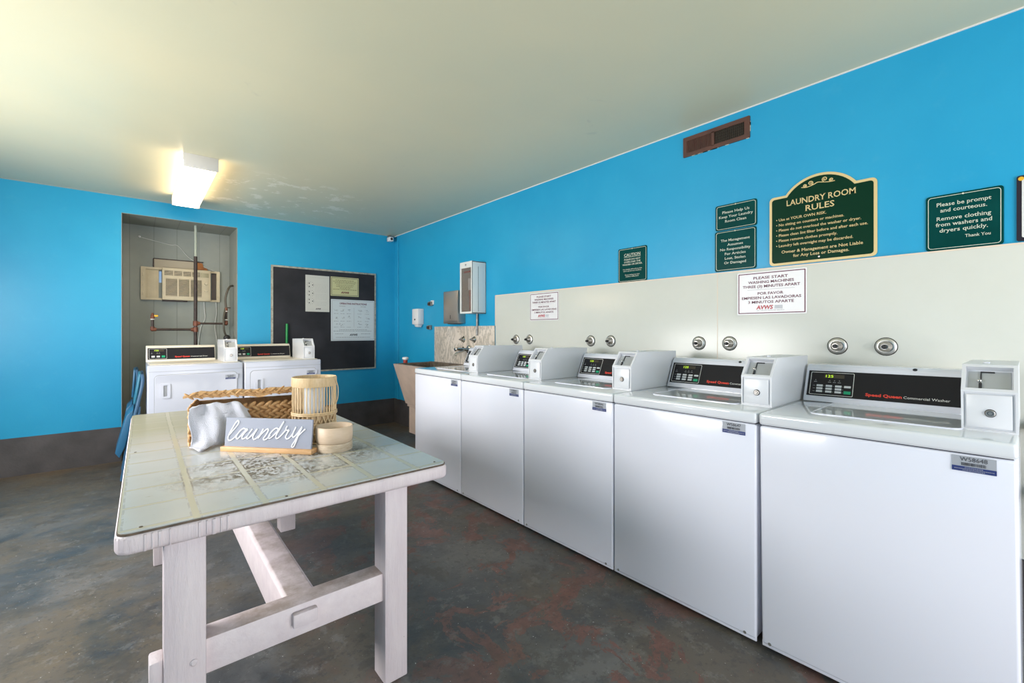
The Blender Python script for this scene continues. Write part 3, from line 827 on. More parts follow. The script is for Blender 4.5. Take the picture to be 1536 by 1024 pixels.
mb.build('script_lettering', M_letter, pan, 60)

# round bowl on a ring
BC = (.628, 1.868, TZ)
bw = thing('wooden_bowl', 'pale round wooden bowl on a matching ring, beside the laundry board', 'bowl', BC)
mb = MB(); mb.lathe([(.069, 0), (.0705, .004), (.0705, .030), (.068, .033)], seg=48); mb.build('base_ring', M_bark, bw)
mb = MB(); mb.lathe([(.066, .033), (.070, .037), (.072, .055), (.072, .096), (.069, .099), (.064, .094), (.055, .062), (.03, .050), (.004, .048)], seg=56, close=False)
mb.build('bowl_body', M_bowl, bw, 50)

# bamboo lantern
LC = (.610, 2.075, TZ); LR = .092
ln = thing('bamboo_lantern', 'tall bamboo slat lantern standing behind the wooden bowl', 'lantern', LC)
z0_, z1_, z2_ = .132, .250, .285
mb = MB()
for k in range(40):
    a = 2*PI*k/40+.01*math.sin(k*7); c, s_ = math.cos(a), math.sin(a)
    w_ = .0028
    mb.tube([(c*(LR-.004), s_*(LR-.004), z0_-.01), (c*(LR-.003+.002*math.sin(k)), s_*(LR-.003), (z0_+z1_)/2), (c*(LR-.004), s_*(LR-.004), z1_+.01)], w_, 6)
mb.build('slats', M_bamboo, ln)
mb = MB(); mb.lathe([(LR, z1_-.004), (LR+.002, z1_), (LR+.001, z2_), (LR-.002, z2_+.002), (LR-.005, z2_), (LR-.005, z1_-.004)], close=True, seg=48); mb.build('top_hoop', M_bamboo, ln)
mb = MB()
for h in (z0_, z0_-.007): mb.tube([(LR*math.cos(a*PI/24), LR*math.sin(a*PI/24), h+.001*math.sin(a*1.7)) for a in range(49)], .004, 8)
mb.build('middle_hoop', M_bamboo, ln)
mb = MB(); mb.lathe([(LR-.012, .004), (LR-.012, z0_-.004), (LR-.015, z0_-.004), (LR-.015, .004)], close=True, seg=40)
for k in range(26):
    a0 = 2*PI*k/26
    for sg_ in (-1, 1):
        mb.tube([((LR-.006+.003*math.sin(t*2*PI+k))*math.cos(a0+sg_*t*.55), (LR-.006+.003*math.sin(t*2*PI+k))*math.sin(a0+sg_*t*.55), .003+t*(z0_-.008)) for t in [i/7 for i in range(8)]], .0038, 5)
for h in (.006, .045, .085): mb.tube([((LR-.003)*math.cos(a*PI/24), (LR-.003)*math.sin(a*PI/24), h) for a in range(49)], .0035, 6)
mb.build('woven_base', M_bamboo, ln)
mb = MB(); mb.lathe([(.045, z0_-.02), (.045, z1_-.012), (.042, z1_-.010)], seg=28); mb.build('candle', mat('grey_white_candle', (.60, .62, .64, 1), .4), ln)
mb = MB(); rd = Vector((.76, -.65, 0)); mb.tube(smooth([tuple(rd*(LR+.001)+Vector((0, 0, z2_-.006))), tuple(rd*(LR+.013)+Vector((0, 0, z1_-.01))), tuple(rd*(LR+.012)+Vector((0, 0, z1_-.06))), tuple(rd*(LR+.001)+Vector((0, 0, z0_+.03)))], 5), .0022, 6)
mb.build('handle', M_bamboo, ln)

# ================================================================ SIGNS ON THE RIGHT WALL
def sign_plate(root, w, h, r, th, m, name='sign_plate'):
    mb = MB(); mb.prism(rrect(0, w, 0, h, r), 'z', 0, th); return mb.build(name, m, root)
def outline(root, w, h, r, ins, lw, th, m, name='border_line'):
    mb = MB(); ring_outline(mb, rrect(ins, w-ins, ins, h-ins, r), rrect(ins+lw, w-ins-lw, ins+lw, h-ins-lw, max(.002, r-lw)), th-.0003, th+.0006)
    return mb.build(name, m, root)
def lines_part(root, lines, m, th, name='lettering', serif=True, bold=.0):
    mb = MB()
    for (s, cx, cy, h, w) in lines: add_text(mb, s, cx, cy, h, w, bold=bold, serif=serif, z=th+.0008)
    return mb.build(name, m, root)
TH = .004
def green_sign(label, y0, z0, w, h, lines, r=.012, x=XR):
    s = thing('green_sign', label, 'sign', mtx=wall_right_frame(y0, z0, x), group='green notices on the right wall')
    sign_plate(s, w, h, r, TH, M_signg)
    outline(s, w, h, r, .007, .0022, TH, M_pale)
    lines_part(s, lines, M_pale, TH, bold=.006)
    mb = MB(); mb.cyl((w/2, h-.008, TH), (w/2, h-.008, TH+.002), .0035, seg=10); mb.build('screw', M_pale, s)
    return s
w, h = .236, .153
green_sign('small green sign reading Please Help Us Keep Your Laundry Room Clean', 1.233, 1.843, w, h,
  [('Please Help Us', w/2, .107, .015, .155), ('Keep Your Laundry', w/2, .080, .015, .195), ('Room Clean', w/2, .053, .015, .122)])
h = .242
green_sign('green sign headed The Management Assumes, under the smaller green sign', 1.236, 1.597, w, h,
  [('The Management', w/2, .184, .0145, .165), ('Assumes', w/2, .157, .0145, .09), ('No Responsibility', w/2, .130, .0145, .175),
   ('For Articles', w/2, .103, .0145, .12), ('Lost, Stolen', w/2, .076, .0145, .12), ('Or Damaged', w/2, .049, .0145, .125)])
w = .238
green_sign('green CAUTION sign on the blue wall above the cream board', 1.945, 1.590, w, .245,
  [('CAUTION', w/2, .195, .020, .135), ('PLEASE DO NOT', w/2, .162, .0115, .135), ('OVERLOAD THE', w/2, .144, .0115, .135), ('WASHER OR DRYER.', w/2, .126, .0115, .165),
   ('Your laundry will not be as clean', w/2, .092, .008, .16), ('and it may hurt our machines.', w/2, .080, .008, .15),
   ('Excess clothing may cause', w/2, .052, .008, .12), ('machine malfunction.', w/2, .040, .008, .11)])
cs = [o for o in bpy.data.objects if o.get('label', '').startswith('green CAUTION')][0]
mb = MB(); flat_rect(mb, .050, .188, .178, .1805, TH+.0008); mb.build('underline', M_pale, cs)
w = .233
green_sign('green sign reading Please be prompt and courteous, near the right edge', .292, 1.592, w, .242,
  [('Please be prompt', w/2, .200, .0165, .165), ('and courteous.', w/2, .174, .0165, .14), ('Remove clothing', w/2, .138, .0165, .165),
   ('from washers and', w/2, .112, .0165, .17), ('dryers quickly.', w/2, .086, .0165, .145), ('Thank You', .160, .052, .0125, .075)])
# the arched rules sign
bs = thing('rules_sign', 'large arched dark green and gold LAUNDRY ROOM RULES sign', 'sign', mtx=wall_right_frame(.931, 1.597))
def arch(w, h, ins, r, c0, c1, rise):
    pts = []
    def arc(cx, cy, rr, a0, a1, n=5):
        for k in range(n+1):
            a = R(a0+(a1-a0)*k/n); pts.append((cx+rr*math.cos(a), cy+rr*math.sin(a)))
    arc(w-ins-r, ins+r, r, -90, 0); arc(w-ins-r, h-ins-r, r, 0, 90)
    ch = (c1-c0)/2; Rr = (ch*ch+rise*rise)/(2*rise); cx = (c0+c1)/2; cy = h+rise-Rr
    a = math.asin((ch)/Rr); RR = Rr-ins; lo = math.acos(min(1, (h-ins-cy)/RR))
    for k in range(21):
        t = lo-2*lo*k/20; pts.append((cx+RR*math.sin(t), cy+RR*math.cos(t)))
    arc(ins+r, h-ins-r, r, 90, 180); arc(ins+r, ins+r, r, 180, 270)
    return pts
MB().prism(arch(.469, .378, 0, .022, .08, .389, .080), 'z', 0, .006).build('gold_edge', M_gold, bs)
MB().prism(arch(.469, .378, .013, .014, .08, .389, .080), 'z', .005, .0068).build('sign_plate', M_signg2, bs)
mb = MB(); Z_ = .0076
add_text(mb, 'LAUNDRY ROOM', .236, .333, .030, .305, bold=.01, serif=True, z=Z_)
add_text(mb, 'RULES', .236, .289, .030, .128, bold=.01, serif=True, z=Z_)
rows = ['• Use at YOUR OWN RISK.', '• No sitting on counters or machines.', '• Please do not overload the washer or dryer.',
        '• Please clean lint filter before and after each use.', '• Please remove clothes promptly.', '• Laundry left overnight may be discarded.']
V_, F_, x0_, x1_ = text_mesh(rows[3], .008, True); sc = .400/(x1_-x0_)
for k, s_ in enumerate(rows):
    V2, F2, a_, b_ = text_mesh(s_, .008, True)
    add_text(mb, s_, .034, .2495-k*.0285, .0140, (b_-a_)*sc, 'l', .008, True, z=Z_)
add_text(mb, 'Owner & Management are Not Liable', .238, .072, .0155, .355, bold=.01, serif=True, z=Z_)
add_text(mb, 'for Any Loss or Damages.', .238, .046, .0155, .245, bold=.01, serif=True, z=Z_)
mb.build('lettering', M_gold, bs)
mb = MB()
for cx, cy, r_, d in ((.196, .415, .0125, 1), (.259, .421, .0125, -1), (.170, .407, .009, 1), (.287, .411, .009, -1)):
    pts = [(cx+d*r_*(1-t/12*.8)*math.cos(t*.75-1.2), cy+r_*(1-t/12*.8)*math.sin(t*.75-1.2), .0072) for t in range(13)]
    mb.tube(pts, .0024, 6)
mb.tube(smooth([(.155, .402, .0072), (.18, .398, .0072), (.21, .405, .0072), (.228, .412, .0072), (.248, .408, .0072), (.278, .402, .0072), (.302, .402, .0072)], 4), .0022, 6)
mb.build('scroll_ornament', M_gold, bs)
MB().cyl((.234, .026, .0068), (.234, .026, .009), .0045, seg=12).build('screw', M_steel, bs)
# maroon framed washer notices
def start_sign(label, y0, z0, w, h, x):
    s = thing('notice_sign', label, 'sign', mtx=wall_right_frame(y0, z0, x), group='white three-minutes notices on the cream board')
    sign_plate(s, w, h, .003, .003, M_signw)
    outline(s, w, h, .003, .006, .005, .003, M_maroon, 'maroon_border')
    c = w/2; k = h/.24
    lines_part(s, [('PLEASE START', c, .206*k, .0145, .175), ('WASHING MACHINES', c, .182*k, .0145, .232), ('THREE (3) MINUTES APART', c, .158*k, .0145, .29),
                   ('POR FAVOR', c, .118*k, .0145, .13), ('EMPIESEN LAS LAVADORAS', c, .094*k, .0145, .30), ('3 MINUTOS APARTE', c, .070*k, .0145, .232)], M_maroon, .003, serif=False, bold=.02)
    mb = MB(); flat_rect(mb, w*.16, w*.84, .139*k, .1405*k, .0038); mb.build('divider_line', M_grey, s)
    mb = MB(); add_text(mb, 'AVWS', c-.03, .040*k, .021, .085, bold=.04, z=.0038, slant=.15); mb.build('company_mark', mat('red_mark', (.42, .01, .03, 1), .4), s)
    mb = MB()
    for q in range(8):
        flat_rect(mb, c+.022+q*.005, c+.026+q*.005, .030*k, .050*k, .0038)
    mb.build('mark_shading', mat('pale_grey_print', (.55, .56, .6, 1), .5), s)
    mb = MB(); add_text(mb, 'ALL VALLEY WASHER SERVICE', c, .0225*k, .005, .14, z=.0038); mb.build('small_print', M_grey, s)
    return s
start_sign('white notice with maroon border asking to start machines apart, below the green signs', 1.099, 1.331, .351, .241, XR-.0145)
start_sign('white notice with maroon border, the far one above the second washer', 2.882, 1.331, .351, .240, XR-.0145)
# black framed sign cut by the right edge
s = thing('black_notice', 'black-framed dark notice with yellow corner cut off by the right edge', 'sign', mtx=wall_right_frame(.025, 1.596, XR))
sign_plate(s, .23, .262, .008, .006, mat('black_purple_frame', (.02, .012, .02, 1), .3))
outline(s, .23, .262, .006, .014, .006, .006, M_line, 'white_border')
MB().lathe([(.008, 0), (.008, .002)], (.012, .249, .006), 'z', 16).build('yellow_corner', M_yel, s)
MB().box(.024, .206, .024, .238, .006, .0066).build('dark_field', mat('dark_brown_field', (.03, .015, .012, 1), .4), s)

# wall vent near the ceiling
v = thing('wall_vent', 'brown metal air register high on the blue wall', 'vent', mtx=wall_right_frame(1.440, 2.354))
VW, VH = .405, .126
mb = MB(); o_, i_ = rrect(0, VW, 0, VH, .003, 1), rrect(.026, VW-.03, .024, VH-.026, .003, 1)
ring_outline(mb, o_, i_, 0, .008); mb.box(.182, .200, .02, VH-.02, .001, .008); mb.build('frame', M_vent, v)
MB().box(.02, VW-.02, .02, VH-.02, 0, .0015).build('backing', M_ventin, v)
mb = MB()
for k in range(16): mb.box(.028+k*.0097, .0335+k*.0097, .024, VH-.026, .001, .0065, M=None)
mb.build('left_louvres', M_vent, v)
mb = MB()
for k in range(15): mb.box(.205+k*.0115, .2075+k*.0115, .024, VH-.026, .001, .006)
for k in range(4): mb.box(.20, VW-.03, .038+k*.016, .0395+k*.016, .001, .004)
mb.build('right_grid', mat('dark_brown_grid', (.035, .022, .012, 1), .5), v)
mb = MB()
rn = random.Random(8)
for k in range(14):
    x = rn.uniform(.05, VW-.02); mb.box(x, x+rn.uniform(.01, .035), -.003, .0015, .001, .0045)
for k in range(4):
    y = rn.uniform(0, VH-.02); mb.box(VW-.002, VW+.003, y, y+.02, .001, .0045)
mb.build('chipped_paint', mat('bare_plaster', (.6, .6, .5, 1), .7), v)

# water valves
def make_valve(y, z, label, x, grp):
    v = thing('water_valve', label, 'valve', mtx=wall_right_frame(y, z, x), group=grp)
    MB().lathe([(.043, 0), (.043, .002)], seg=28).build('dark_ring', M_ventin, v)
    MB().lathe([(.040, .001), (.040, .004), (.034, .009), (.028, .010), (.027, .007)], seg=28).build('flange', mat('satin_chrome', (.62, .61, .58, 1), .38, metal=.9), v)
    MB().lathe([(.026, .006), (.024, .024), (.017, .032), (.014, .040)], seg=24).build('bonnet', M_steel, v)
    MB().lathe([(.010, .038), (.009, .056), (.006, .060)], seg=14).build('stem', M_rubber, v)
    return v
XW = XR-.014
L4 = [('far pair of water valves above the second washer', 3.073, 2.891), ('pair of water valves above the middle washer', 2.193, 2.004),
      ('pair of water valves above the washer labelled W58647', 1.332, 1.145), ('nearest pair of water valves above the washer labelled W58648', .617, .428)]
for lab, a, b_ in L4:
    make_valve(a, 1.162, 'left round chrome one of the '+lab, XW, 'round water valves on the wall')
    make_valve(b_, 1.164, 'right round chrome one of the '+lab, XW, 'round water valves on the wall')

# ================================================================ SINK CORNER
sp = MB().box(XR-.012, XR, 3.40, 4.545, .86, 1.292, .001).build('backsplash_panel', M_marble)
tag(sp, 'stained marble splash panel on the wall above the laundry sink', 'wall panel')
sk = thing('laundry_sink', 'pinkish slant-fronted laundry tub in the far corner beside the washers', 'sink', (0, 0, 0))
def tub():
    b = bmesh.new()
    y0, y1 = 3.50, 4.60
    out = [(2.19, .875), (2.675, .875), (2.675, .42), (2.34, .42)]
    inn = [(2.225, .875), (2.64, .875), (2.64, .47), (2.37, .47)]
    A = [b.verts.new((x, y0, z)) for x, z in out]; B = [b.verts.new((x, y1, z)) for x, z in out]
    C = [b.verts.new((x, y0+.035, z)) for x, z in inn]; D = [b.verts.new((x, y1-.035, z)) for x, z in inn]
    b.faces.new(A); b.faces.new(B[::-1])
    for i in (1, 2, 3): b.faces.new((A[i], B[i], B[(i+1) % 4], A[(i+1) % 4]))
    b.faces.new((A[0], A[1], C[1], C[0])); b.faces.new((B[0], B[1], D[1], D[0])); b.faces.new((A[0], B[0], D[0], C[0])); b.faces.new((A[1], B[1], D[1], C[1]))
    b.faces.new(C); b.faces.new(D[::-1])
    for i in (1, 2, 3): b.faces.new((C[i], D[i], D[(i+1) % 4], C[(i+1) % 4]))
    bmesh.ops.recalc_face_normals(b, faces=b.faces)
    return b
mb = MB(); mb._merge(tub()); mb.build('tub', M_pinkconc, sk)
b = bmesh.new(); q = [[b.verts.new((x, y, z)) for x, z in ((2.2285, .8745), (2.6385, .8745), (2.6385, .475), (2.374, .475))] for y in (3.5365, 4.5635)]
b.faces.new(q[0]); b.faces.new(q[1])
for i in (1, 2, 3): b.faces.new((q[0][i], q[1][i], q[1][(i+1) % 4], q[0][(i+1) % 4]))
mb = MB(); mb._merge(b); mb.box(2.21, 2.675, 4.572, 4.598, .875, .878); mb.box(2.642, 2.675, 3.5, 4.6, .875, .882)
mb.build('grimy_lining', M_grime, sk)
mb = MB(); mb.box(2.355, 2.66, 3.6, 4.59, .385, .42, .004); mb.box(2.37, 2.65, 3.62, 4.575, .085, .386, .006); mb.build('pedestal', M_pinkconc, sk)
mb = MB(); mb.box(2.42, 2.6, 4.40, 4.52, 0, .086); mb.box(2.42, 2.6, 3.7, 3.82, 0, .086); mb.build('pedestal_block', M_base, sk)
# taps
fx = XR-.012
def tapthing(y, z, lab):
    v = thing('wall_tap', lab, 'tap', mtx=wall_right_frame(y, z, fx), group='taps over the laundry sink')
    MB().lathe([(.034, 0), (.034, .004), (.024, .014), (.020, .022)], seg=24).build('flange', M_chrome, v)
    MB().lathe([(.014, .020), (.012, .045), (.005, .062)], seg=16).build('stem', M_steel, v)
    return v
tapthing(3.933, 1.150, 'left small chrome stop tap on the marble panel'); tapthing(3.737, 1.152, 'right small chrome stop tap on the marble panel')
f = thing('sink_faucet', 'chrome wall faucet with two handles over the laundry sink', 'faucet', mtx=wall_right_frame(3.835, 1.045, fx))
mb = MB()
mb.lathe([(.045, 0), (.045, .006), (.035, .016), (.02, .02)], (0, 0, 0), seg=24)
mb.tube([(-.13, 0, .05), (.13, 0, .05)], .017, 12)
for x in (-.10, .10): mb.cyl((x, 0, 0), (x, 0, .05), .016, seg=14); mb.lathe([(.026, 0), (.026, .006)], (x, 0, 0), seg=18)
mb.build('body', M_chrome, f)
for x in (-.135, .135):
    MB().lathe([(.012, .045), (.022, .055), (.022, .085), (.014, .09)], (x, 0, 0), seg=16).build('handle', M_chrome, f)
mb = MB(); mb.tube(smooth([(0, 0, .05), (0, -.02, .09), (0, -.035, .15), (0, -.06, .17)], 5), .012, 12); mb.build('spout', M_chrome, f)
# flexible conduit under the extinguisher cabinet
cd = MB(); cd.tube([(XR-.02, 3.679, 1.195), (XR-.02, 3.679, 1.418)], .011, 10)
for k in range(14): cd.lathe([(.0125, 0), (.0125, .004)], (XR-.02, 3.679, 1.2+k*.0155), 'z', 12)
tag(cd.build('metal_conduit', M_flat), 'short grey metal conduit running down from the extinguisher cabinet', 'conduit')
# extinguisher cabinet
ec = thing('extinguisher_cabinet', 'tall white fire extinguisher cabinet with clear front on the blue wall', 'cabinet', mtx=wall_right_frame(3.764, 1.416))
EW, EH, ED = .211, .518, .172
mb = MB(); o_ = rrect(0, EW, 0, EH, .003, 1)
mb.box(0, .008, 0, EH, 0, ED); mb.box(EW-.008, EW, 0, EH, 0, ED, .001); mb.box(0, EW, 0, .008, 0, ED); mb.box(0, EW, EH-.008, EH, 0, ED); mb.box(0, EW, 0, EH, 0, .006)
ring_outline(mb, o_, rrect(.022, EW-.016, .018, EH-.062, .002, 1), ED-.006, ED+.002)
mb.build('case', mat('white_cabinet_enamel', (.68, .70, .68, 1), .35), ec)
mc = bpy.data.materials.new('smoky_clear_acrylic'); mc.use_nodes = True; bb = mc.node_tree.nodes['Principled BSDF']
bb.inputs['Base Color'].default_value = (.27, .22, .18, 1); bb.inputs['Alpha'].default_value = .35; bb.inputs['Roughness'].default_value = .12
MB().box(.020, EW-.014, .016, EH-.06, ED-.012, ED-.010).build('front_window', mc, ec)
mb = MB(); add_text(mb, 'FIRE EXTINGUISHER', EW/2+.01, EH-.10, .015, .11, bold=.02, z=ED-.0095); mb.build('lettering', mat('dark_red_print', (.25, .03, .02, 1), .5), ec)
ex = thing('fire_extinguisher', 'red fire extinguisher with white tag inside the clear-fronted wall cabinet', 'fire extinguisher', mtx=wall_right_frame(3.764-.128, 1.416+.010))
Yup = Matrix.Rotation(-PI/2, 4, 'X')
MB().lathe([(.045, 0), (.05, .006), (.05, .27), (.04, .30), (.02, .315), (.016, .33)], (0, 0, .09), 'z', 28, M=Yup).build('cylinder', M_redp, ex)
mb = MB(); mb.box(-.02, .03, .33, .355, .075, .105, .004); mb.box(-.035, .03, .36, .375, .083, .097, .003); mb.build('handle', M_rubber, ex)
mb = MB(); mb.tube(smooth([(-.015, .34, .09), (-.055, .32, .10), (-.06, .20, .105), (-.052, .06, .105)], 5), .008, 8); mb.build('hose', M_rubber, ex)
MB().box(-.028, .03, .225, .345, .141, .1425).build('tag', M_letter, ex)
MB().lathe([(.008, 0), (.008, .004)], (EW/2, EH-.03, ED+.002), 'z', 14).build('lock', M_steel, ec)
MB().box(EW, EW+.0015, .02, EH-.05, .095, .099).build('side_seam', M_flat, ec)
# towel dispenser
td = thing('paper_towel_dispenser', 'stainless steel paper towel dispenser left of the extinguisher cabinet', 'dispenser', mtx=wall_right_frame(4.205, 1.322))
MB().box(0, .29, 0, .352, 0, .098, .004).build('case', M_steel, td)
MB().box(.012, .278, .03, .345, .098, .0995, .001).build('front_door', mat('warm_brushed_steel', (.50, .42, .36, 1), .36, metal=.7), td)
MB().box(.06, .24, -.006, .012, .02, .085, .004).build('outlet_slot', M_dark, td)
MB().box(.14, .147, .05, .09, .0995, .101).build('key_slot', M_dark, td)
# soap dispenser
sd = thing('soap_dispenser', 'small white soap dispenser near the far corner', 'dispenser', mtx=wall_right_frame(4.959, 1.292))
MB().box(0, .147, .03, .222, 0, .085, .008).build('case', M_signw, sd)
MB().prism([(0, .03), (.02, -.005), (.06, .0), (.085, .06)], 'x', .03, .115, .003, M=Matrix(((1, 0, 0, 0), (0, 0, 1, 0), (0, 1, 0, 0), (0, 0, 0, 1)))).build('push_lever', M_signw, sd)
MB().box(.06, .085, .08, .10, .085, .088, .001).build('window', M_ink, sd)
# outlets
def outlet(y, z, lab, cover):
    o = thing('wall_outlet', lab, 'outlet', mtx=wall_right_frame(y, z), group='outlets by the far corner')
    MB().box(0, .075, 0, .052, 0, .03, .003).build('box', M_flat, o)
    MB().box(.012, .055, .008, .040, .03, .045, .003).build('socket', M_rust, o)
    if cover: MB().box(.03, .095, .015, .065, .0, .012, .002).build('cover', M_signw, o)
outlet(4.665, 1.54, 'upper small metal outlet box between soap dispenser and towel dispenser', True)
outlet(4.690, 1.258, 'lower small metal outlet box at the corner of the marble panel', False)
# small jar on the sink rim
j = thing('small_jar', 'small white and red jar on the rim of the laundry sink', 'jar', (2.33, 4.585, .879))
# bar across
MB().lathe([(.022, 0), (.024, .004), (.024, .03), (.021, .034)], seg=20).build('jar_body', mat('red_jar', (.35, .05, .04, 1), .4), j)
MB().lathe([(.021, .032), (.035, .042), (.036, .058), (.028, .066), (.010, .068)], seg=20).build('jar_lid', M_signw, j)

# ================================================================ BACK WALL
cb = thing('chalkboard', 'large black chalkboard with thin metal frame on the blue back wall', 'chalkboard', mtx=wall_back_frame(1.176, .748))
CW, CH = 1.245, 1.25
MB().box(0.01, CW-.01, 0.01, CH-.01, 0, .014).build('writing_surface', M_chalk, cb)
mb = MB(); ring_outline(mb, rrect(0, CW, 0, CH, .003, 1), rrect(.022, CW-.018, .018, CH-.02, .003, 1), 0, .02); mb.build('frame', M_alu, cb)
def paper(label, x, z, w, h, m, name='paper_notice', cat='notice', th=.002, y=5.606-.0005):
    o = thing(name, label, cat, mtx=wall_back_frame(x, z, y))
    MB().box(0, w, 0, h, 0, th).build('sheet', m, o); return o
def wavy_lines(mb, rows, z, rnd, hh=.004):
    for x0, x1, y in rows:
        x = x0
        while x < x1:
            q = rnd.uniform(.008, .028); flat_rect(mb, x, min(x+q, x1), y, y+hh, z); x += q+.006
rnd = random.Random(11)
p = paper('white sheet with three small diagrams pinned to the chalkboard, left of the yellow card', 1.545, 1.475, .278, .440, M_paper)
mb = MB(); wavy_lines(mb, [(.11, .25, .33-k*.018) for k in range(6)]+[(.11, .25, .21-k*.018) for k in range(4)]+[(.11, .25, .115-k*.018) for k in range(3)]+[(.05, .22, .41), (.03, .10, .03), (.18, .26, .03)], .0026, rnd, .0025)
mb.build('small_print', mat('faint_print', (.36, .36, .34, 1), .6), p)
mb = MB()
for cy in (.315, .215, .120):
    for k in range(7 if cy > .3 else 4):
        a = k*2.1; mb.box(.05+.026*math.cos(a), .062+.026*math.cos(a), cy+.022*math.sin(a), cy+.012+.022*math.sin(a), .002, .003)
    for q in range(12):
        a = q*PI/6; mb.box(.056+.04*math.cos(a), .061+.04*math.cos(a), cy+.005+.036*math.sin(a), cy+.009+.036*math.sin(a), .002, .0026)
mb.build('diagrams', M_ink, p)
mb = MB(); add_text(mb, 'AVWS', .145, .035, .017, .06, bold=.05, z=.003, slant=.2); mb.build('company_mark', M_ink, p)
p = paper('pale yellow card with a dark border pinned to the chalkboard', 1.838, 1.680, .352, .238, M_yellowp, 'card_notice')
mb = MB(); ring_outline(mb, rrect(.010, .342, .010, .228, .003, 1), rrect(.0145, .3375, .0145, .2235, .003, 1), .002, .0026); mb.build('border_line', M_ink, p)
mb = MB(); wavy_lines(mb, [(.06, .29, .195), (.03, .325, .177), (.05, .31, .159), (.07, .29, .136), (.07, .28, .116), (.11, .25, .098), (.03, .325, .080)], .0026, rnd, .006)
mb.build('print', mat('brown_print', (.14, .12, .06, 1), .6), p)
mb = MB(); add_text(mb, 'AVWS', .175, .045, .022, .10, bold=.05, z=.003, slant=.2); mb.build('company_mark', mat('dark_red_mark', (.12, .01, .015, 1), .5), p)
p = paper('white OPERATING INSTRUCTIONS poster with drawings on the chalkboard', 1.842, 1.118, .558, .520, M_paper2, 'instruction_poster', 'poster')
mb = MB(); ring_outline(mb, rrect(.014, .549, .014, .506, .003, 1), rrect(.018, .545, .018, .502, .003, 1), .002, .0026)
flat_rect(mb, .285, .289, .17, .42, .0026); mb.build('border_line', M_grey, p)
mb = MB(); add_text(mb, 'OPERATING INSTRUCTIONS', .28, .470, .022, .35, bold=.03, z=.0028); mb.build('title', M_maroon, p)
mb = MB(); add_text(mb, 'AVWS', .28, .075, .024, .10, bold=.05, z=.0028, slant=.2); mb.build('company_mark', M_ink, p)
mb = MB(); add_text(mb, 'WASHERS', .14, .436, .012, .08, z=.0028); add_text(mb, 'DRYERS', .41, .436, .012, .07, z=.0028)
wavy_lines(mb, [(.10, .46, .137), (.03, .52, .120), (.05, .15, .085), (.38, .50, .085), (.06, .50, .04)], .0026, rnd, .005)
for (cx, cy) in [(.06, .385), (.14, .385), (.22, .385), (.36, .38), (.46, .38), (.06, .285), (.14, .285), (.225, .30), (.36, .305), (.46, .285), (.09, .215), (.14, .2), (.37, .21), (.45, .2)]:
    for k in range(6): 
        x = cx+rnd.uniform(-.03, .02); y = cy+rnd.uniform(-.014, .012); flat_rect(mb, x, x+rnd.uniform(.006, .02), y, y+.0035, .0026)
wavy_lines(mb, [(a, a+.055, y) for y in (.340, .245, .17) for a in (.035, .115, .195, .33, .43)], .0026, rnd, .004)
mb.build('diagrams', mat('dark_grey_print', (.16, .17, .18, 1), .5), p)
gr = MB().cyl((1.325, 5.585, .0), (1.338, 5.585, 1.325), .014, seg=12).build('broom_handle', M_concgreen)
tag(gr, 'bright green handle leaning on the chalkboard behind the right dryer', 'broom handle')
# security camera
sc_ = thing('security_camera', 'tiny white security camera in the corner under the ceiling', 'camera', (2.60, 5.56, 2.47))
MB().box(-.028, .028, -.05, .04, -.028, .028, .008).build('housing', M_signw, sc_)
MB().lathe([(.017, 0), (.017, .004)], (0, -.05, 0), 'y', 16).build('lens', M_dark, sc_)
MB().box(-.012, .012, 0, .058, .026, .060, .002).build('bracket', M_flat, sc_)

# ================================================================ NICHE: air conditioner, gas pipes, cords
ac = thing('air_conditioner', 'aged ivory window air conditioner fitted in the grey niche', 'air conditioner', mtx=wall_back_frame(.043, 1.578, NY))
AW, AH = .707, .353
mb = MB(); ring_outline(mb, rrect(0, AW, 0, AH, .003, 1), rrect(.040, AW-.032, .022, AH-.022, .003, 1), 0, .035)
for x in (.010, AW-.024):
    for k in range(3): mb.box(x, x+.014, .05+k*.10, .09+k*.10, .035, .040, .002)
mb.build('side_frame', M_ac, ac)
mb = MB()
mb.box(.036, .150, .020, AH-.020, .002, .010, .002)
for k in range(4): mb.box(.060+k*.024, .0625+k*.024, .022, AH-.022, .009, .012, .001)
mb.build('accordion_panel', M_ac, ac)
MB().box(.63, .675, .022, AH-.022, .001, .006).build('dark_panel', mat('grey_brown_panel', (.11, .095, .09, 1), .6), ac)
bx0, bx1 = .177, .612
un = MB(); un.box(bx0, bx1, .002, AH-.002, 0, .10, .006); un = un.build('front_case', M_ac, ac)
MB().box(bx0+.030, bx1-.085, .045, .235, .099, .101, .001).build('louvre_recess', M_acdark, ac)
mb = MB()
for k in range(12): mb.box(bx0+.030, bx1-.085, .050+k*.0158, .0565+k*.0158, .100, .105, .001)
for k in (0.333, .666): x = bx0+.03+k*(bx1-bx0-.115); mb.box(x-.006, x+.006, .045, .235, .100, .108)
mb.build('louvres', M_ac, ac)
MB().box(bx0+.018, bx1-.10, .268, .322, .099, .101, .001).build('vent_recess', M_acdark, ac)
mb = MB()
for k in range(6): mb.box(bx0+.018, bx1-.10, .270+k*.009, .2735+k*.009, .100, .104)
for k in range(1, 4): x = bx0+.018+k*.08; mb.box(x-.004, x+.004, .268, .322, .100, .105)
mb.build('upper_louvres', M_ac, ac)
MB().box(bx1-.095, bx1-.018, .268, .318, .099, .103, .001).build('display_panel', mat('olive_grey_panel', (.33, .30, .19, 1), .5), ac)
mb = MB()
for x, z in ((bx1-.045, .20), (bx1-.045, .12)): mb.lathe([(.016, .10), (.014, .115)], (x, z, 0), seg=16)
mb.build('knob', M_ac, ac)
mb = MB(); mb.box(.11, .16+.3, AH, AH+.095, 0, .012); mb.build('cover_board', mat('dull_beige_board', (.42, .37, .28, 1), .6), ac)
